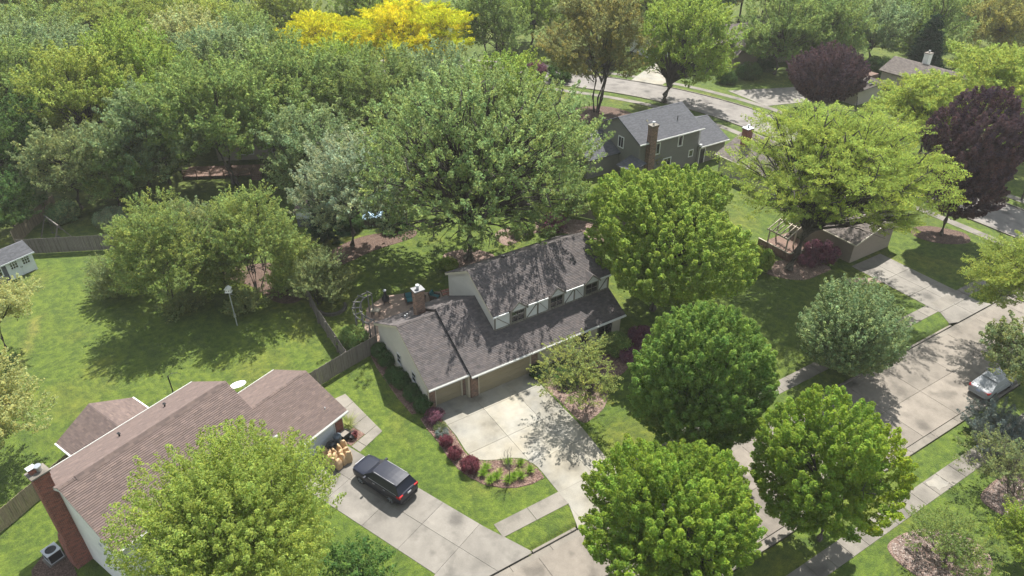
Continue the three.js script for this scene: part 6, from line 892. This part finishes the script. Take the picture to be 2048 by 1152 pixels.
for (const [l, x, z, cx, hc, Rr, b, sp, c, mode, e] of mids) tree({ name: /locust/.test(l) ? 'honey_locust' : 'tree', label: l, group: g3, x, z, cx, hc, R: Rr * 1.1, b: b * 1.1, sp, c, mode, far: true, sep: 0.42, size: 1, ...e });
{ // woods beyond the last houses, one mass
  const items = [], r = rng(991), woods = [];
  for (let k = 0; k < 95; k++) { const z = -168 - r() * 120, x = (r() - 0.5) * 2 * (-z * 0.82), Rr = 5 + 3.5 * r(), h = 7 + 4 * r(), w = r() - 0.5, y = w > 0.12 ? [1.5, 1.15, 0.9] : w < -0.2 ? [0.7, 0.82, 1.1] : [1, 1, 1]; woods.push(tube([V(x, -0.2, z), V(x, h * 0.5, z), V(x, h, z)], [0.4, 0.3, 0.15], 5)); for (let i = 0; i < 170; i++) { const d = sph(r), f = 0.55 + 0.45 * Math.sqrt(r()), l = 0.8 + 0.3 * vnoise(d.x * 3 + k, d.z * 3 + d.y * 2, k); const v = 0.8 + 0.4 * r(); items.push({ p: V(x + d.x * Rr * f * l, h + d.y * 5 * f * l, z + d.z * Rr * f * l), d: d.clone().add(V(0, 0.8, 0)).normalize(), a: r() * 6.3, s: 1.5 + 0.6 * r(), c: y.map(q => q * v) }); } }
  const T = new THREE.Group(); T.name = 'distant_woods'; T.userData = { kind: 'stuff', label: 'distant mass of spring green trees beyond the houses', category: 'woods' }; scene.add(T); const t = part('trunks', woods, M.bark, T); t.userData.kind = 'stuff'; crownMesh(T, 'foliage', SP.far.g, leafM('crab'), items);
}
// ------------------------------------------------------------------ shrubs and flowers
function globe(name, cat, label, x, z, R0, h, c, o = {}) {
  const r = rng(treeSeed++), T = thing(name, label, cat, [x, 0.03, z], 0, o.group), items = [], n = Math.round(o.n ?? 26 * R0 * R0 / 0.09);
  for (let i = 0; i < n; i++) { const d = sph(r), f = (r() < 0.25 ? 0.5 : 0.86) + 0.14 * r(); const p = V(d.x * R0 * f, h * 0.5 + d.y * h * 0.5 * f, d.z * R0 * f); const v = 1 + 0.5 * (r() - 0.5), w = (r() - 0.5) * (o.warm ?? 0.3); items.push({ p, d: d.add(V(0, 0.5, 0)).normalize(), a: r() * 6.3, s: (o.s ?? 0.72) * (0.7 + 0.6 * r()), c: [v * (1 + w), v, v] }); }
  const st = []; for (let i = 0; i < 6; i++) { const d = sph(r); st.push(tube([V(d.x * 0.05, -0.04, d.z * 0.05), V(d.x * R0 * 0.4, h * 0.4, d.z * R0 * 0.4), V(d.x * R0 * 0.8, h * 0.75, d.z * R0 * 0.8)], [0.015, 0.011, 0.004], 4)); } part('stems', st, M.bark, T);
  crownMesh(T, 'foliage', SP.shrub.g, leafM(c, o.tr ?? 0.3), items); return T;
}
globe('barberry_shrub', 'shrub', 'uppermost of three round red barberries along the driveway', -4.97, -38.72, 0.47, 0.75, 'red', { group: 'red barberries' });
globe('barberry_shrub', 'shrub', 'middle one of three round red barberries along the driveway', -4.22, -37.5, 0.5, 0.78, 'red', { group: 'red barberries' });
globe('barberry_shrub', 'shrub', 'largest red barberry, lowest of the three beside the lawn', -3.0, -36.25, 0.66, 0.98, 'red', { group: 'red barberries' });
globe('maple_shrub', 'shrub', 'sprawling pinkish red dwarf maple at the garage corner', -6.0, -41.3, 0.75, 0.9, 'pink', { n: 60, s: 0.9 });
globe('heather_shrub', 'shrub', 'low brown twiggy plant below the red dwarf maple', -5.5, -40.4, 0.45, 0.45, 'olive', { n: 34 }); globe('lavender_shrub', 'shrub', 'low grey green plant above the barberries', -5.3, -39.75, 0.5, 0.4, 'greyNeedle', { n: 40 });
[[-11.5, -49.35, 0.7, 'first from the fence'], [-10.7, -48.1, 0.72, 'second from the fence'], [-9.75, -46.0, 0.8, 'third from the fence'], [-9.05, -45.35, 0.75, 'fourth from the fence'], [-7.95, -43.85, 0.78, 'fifth from the fence'], [-7.05, -42.5, 0.74, 'nearest the garage corner']].forEach(([x, z, R0, l]) => globe('boxwood_shrub', 'shrub', 'round clipped boxwood along the cream wall, ' + l, x, z, R0, 1.25, 'boxwood', { group: 'boxwoods along the cream wall', s: 0.8, n: 150, tr: 0.2 }));
globe('shrub', 'shrub', 'green leafy shrub inside the fence corner below the arbor', -14.0, -50.4, 1.25, 2.0, 'mid', { s: 1.5, n: 150 }); globe('shrub', 'shrub', 'dark red shrub at the right front of the house', 10.2, -48.9, 0.9, 1.0, 'pink', { n: 90, s: 1.1 }); globe('shrub', 'shrub', 'purple red shrub behind the right house corner', 11.4, -51.2, 1.1, 1.5, 'pink', { n: 120, s: 1.2 }); globe('shrub', 'shrub', 'dark green shrub beside the large garage door', 2.3, -46.6, 0.75, 1.0, 'boxwood', { n: 110, s: 0.9 }); globe('shrub', 'shrub', 'green shrub at the right house corner under the maple', 9.1, -50.0, 1.2, 1.6, 'mid', { n: 130, s: 1.4 }); globe('shrub', 'shrub', 'dark green shrub left of the dogwood trunk', 4.6, -45.9, 1.0, 1.1, 'mapleDark', { n: 110, s: 1.2 });
globe('sand_cherry', 'shrub', 'large purple twiggy shrub right of the honey locust trunk', 32.6, -65.4, 1.7, 2.1, 'pink', { n: 110, s: 1.3 }); globe('sand_cherry', 'shrub', 'smaller purple shrub at the foot of the locust', 30.8, -64.4, 0.9, 1.1, 'pink', { n: 50, s: 1.1 }); globe('shrub', 'shrub', 'light green shrub left of the honey locust trunk', 25.4, -64.2, 1.7, 2.0, 'fresh', { n: 150, s: 1.6 });
globe('shrub', 'shrub', 'dark purple shrub in the backyard mulch bed', 4.6, -72.2, 1.5, 1.7, 'pink', { n: 130, s: 1.5 }); globe('shrub', 'shrub', 'green shrub in the backyard mulch bed', 1.2, -71.4, 1.3, 1.4, 'mid', { n: 120, s: 1.5 }); globe('shrub', 'shrub', 'pale shrub at the foot of the towering maple', -6.6, -63.9, 0.9, 0.9, 'fresh', { n: 80, s: 1.3 });
globe('shrub', 'shrub', 'grey leaved shrub behind the grey fence', -46.0, -73.5, 1.8, 1.6, 'silver', { n: 150, s: 1.6 }); globe('shrub', 'shrub', 'clipped dark shrub left of the blue spa', -18.2, -72.4, 1.2, 1.6, 'boxwood', { n: 150, s: 1.4 });
[[37.6, -125.6, 1.6, 'dark rounded bush on the verge by the cross street', 'dark'], [42, -128, 2.0, 'dark bush before the steep brown roof', 'dark'], [46.5, -133, 1.8, 'bush at the foot of the dense green tree', 'boxwood'], [29.6, -132.8, 1.5, 'dark bush beside the far pale driveway', 'dark'], [4.0, -128.5, 2.0, 'dark red bush on the far green lawn', 'pink'], [8.6, -127, 2.2, 'dark green bush on the far lawn left of the road', 'dark'], [66, -130, 2.4, 'bushy evergreen behind the low tan roof', 'dark'], [-52, -74.5, 1.6, 'bush beside the tan fence at left', 'grey']].forEach(([x, z, R0, l, c]) => globe('bush', 'bush', l, x, z, R0, R0 * 1.3, c, { n: 110, s: 2.2 }));
function tuft(label, x, z, s, c, o = {}) { // arching strap leaves
  const r = rng(treeSeed++), pos = [], col = []; const N = o.N ?? 130;
  for (let i = 0; i < N; i++) { const a = r() * 6.3, l = s * (0.7 + 0.5 * r()), lean = 0.2 + 0.75 * r(), bx = Math.cos(a), bz = Math.sin(a), w = 0.02 * (o.w ?? 1), v = 0.75 + 0.5 * r(); let p0 = V(bx * 0.05 * s, 0, bz * 0.05 * s); for (let k = 0; k < 3; k++) { const f = (k + 1) / 3, p1 = V(bx * l * lean * Math.pow(f, 1.3), l * (f - 0.45 * lean * f * f), bz * l * lean * Math.pow(f, 1.3)), ww = w * (1 - f * 0.85), w0 = w * (1 - (f - 1 / 3) * 0.85), sx = -bz, sz = bx; const A = V(p0.x + sx * w0, p0.y, p0.z + sz * w0), B = V(p0.x - sx * w0, p0.y, p0.z - sz * w0), D = V(p1.x + sx * ww, p1.y, p1.z + sz * ww), E = V(p1.x - sx * ww, p1.y, p1.z - sz * ww); for (const q of [A, B, D, B, E, D]) { pos.push(q.x, q.y, q.z); col.push(v, v, v * 0.9); } p0 = p1; } }
  const g = new THREE.BufferGeometry(); g.setAttribute('position', new THREE.Float32BufferAttribute(pos, 3)); g.setAttribute('color', new THREE.Float32BufferAttribute(col, 3)); g.computeVertexNormals();
  const o2 = shade(new THREE.Mesh(g, leafM(c, 0.4))); o2.name = numbered(o.name || 'daylily'); o2.position.set(x, 0.04, z); o2.userData = { label, category: o.cat || 'plant', group: o.group || 'daylily clumps in the bed' }; scene.add(o2); return o2;
}
[[-1.87, -36.26, 'clump upper left nearest the big barberry'], [-2.08, -35.66, 'clump lower left nearest the big barberry'], [-1.54, -35.07, 'clump at the left of the front edge'], [-1.1, -35.4, 'clump in the middle left of the bed'], [-0.84, -36.0, 'small yellowish clump in the bed centre'], [-0.26, -36.69, 'clump behind the bare sapling by the driveway'], [-0.3, -35.1, 'clump at the left foot of the sapling'], [0.1, -35.4, 'clump at the right foot of the sapling'], [0.6, -36.69, 'clump at the top right by the driveway'], [0.43, -36.05, 'yellowish clump right of the sapling'], [0.65, -35.45, 'clump at the lower right of the bed'], [1.28, -36.04, 'rightmost clump in the bed']].forEach(([x, z, l], i) => tuft('green daylily ' + l, x, z, i === 4 || i === 9 ? 0.36 : 0.58, i === 4 || i === 9 ? 'pale' : 'lily', { N: 170, w: 1.2 }));
tuft('tall pale ornamental grass beside the brick pier', -12.6, -40.5, 1.15, 'pale', { N: 260, name: 'ornamental_grass', group: 'ornamental grasses' }); tuft('red blooms spilling over the flower pots', -11.86, -39.5, 0.34, 'red', { N: 120, w: 2, name: 'red_flowers', group: 'potted flowers', cat: 'flowers' }).position.y = 0.26;
{ const r = rng(55), T = thing('bare_sapling', 'thin bare sapling in the daylily bed', 'tree', [-0.19, 0.04, -35.15]), w = [tube([V(0, -0.05, 0), V(0.02, 0.8, 0), V(0.0, 1.6, 0.02)], [0.05, 0.042, 0.034], 7)]; for (let i = 0; i < 13; i++) { const a = r() * 6.3, s = V(0, 1.1 + 0.5 * r(), 0), e = V(Math.cos(a) * (0.45 + 0.4 * r()), 2.0 + 0.7 * r(), Math.sin(a) * (0.45 + 0.4 * r())), m = s.clone().lerp(e, 0.5).add(V(Math.cos(a) * 0.14, -0.1, Math.sin(a) * 0.14)); w.push(tube([s, m, e], [0.024, 0.016, 0.006], 5)); for (let j = 0; j < 3; j++) w.push(tube([m.clone().lerp(e, j / 3), m.clone().lerp(e, j / 3).add(V((r() - 0.5) * 0.4, 0.2 + 0.2 * r(), (r() - 0.5) * 0.4))], [0.01, 0.004], 4)); } part('trunk', w, M.barkGrey, T); }
renderer.render(scene, camera);
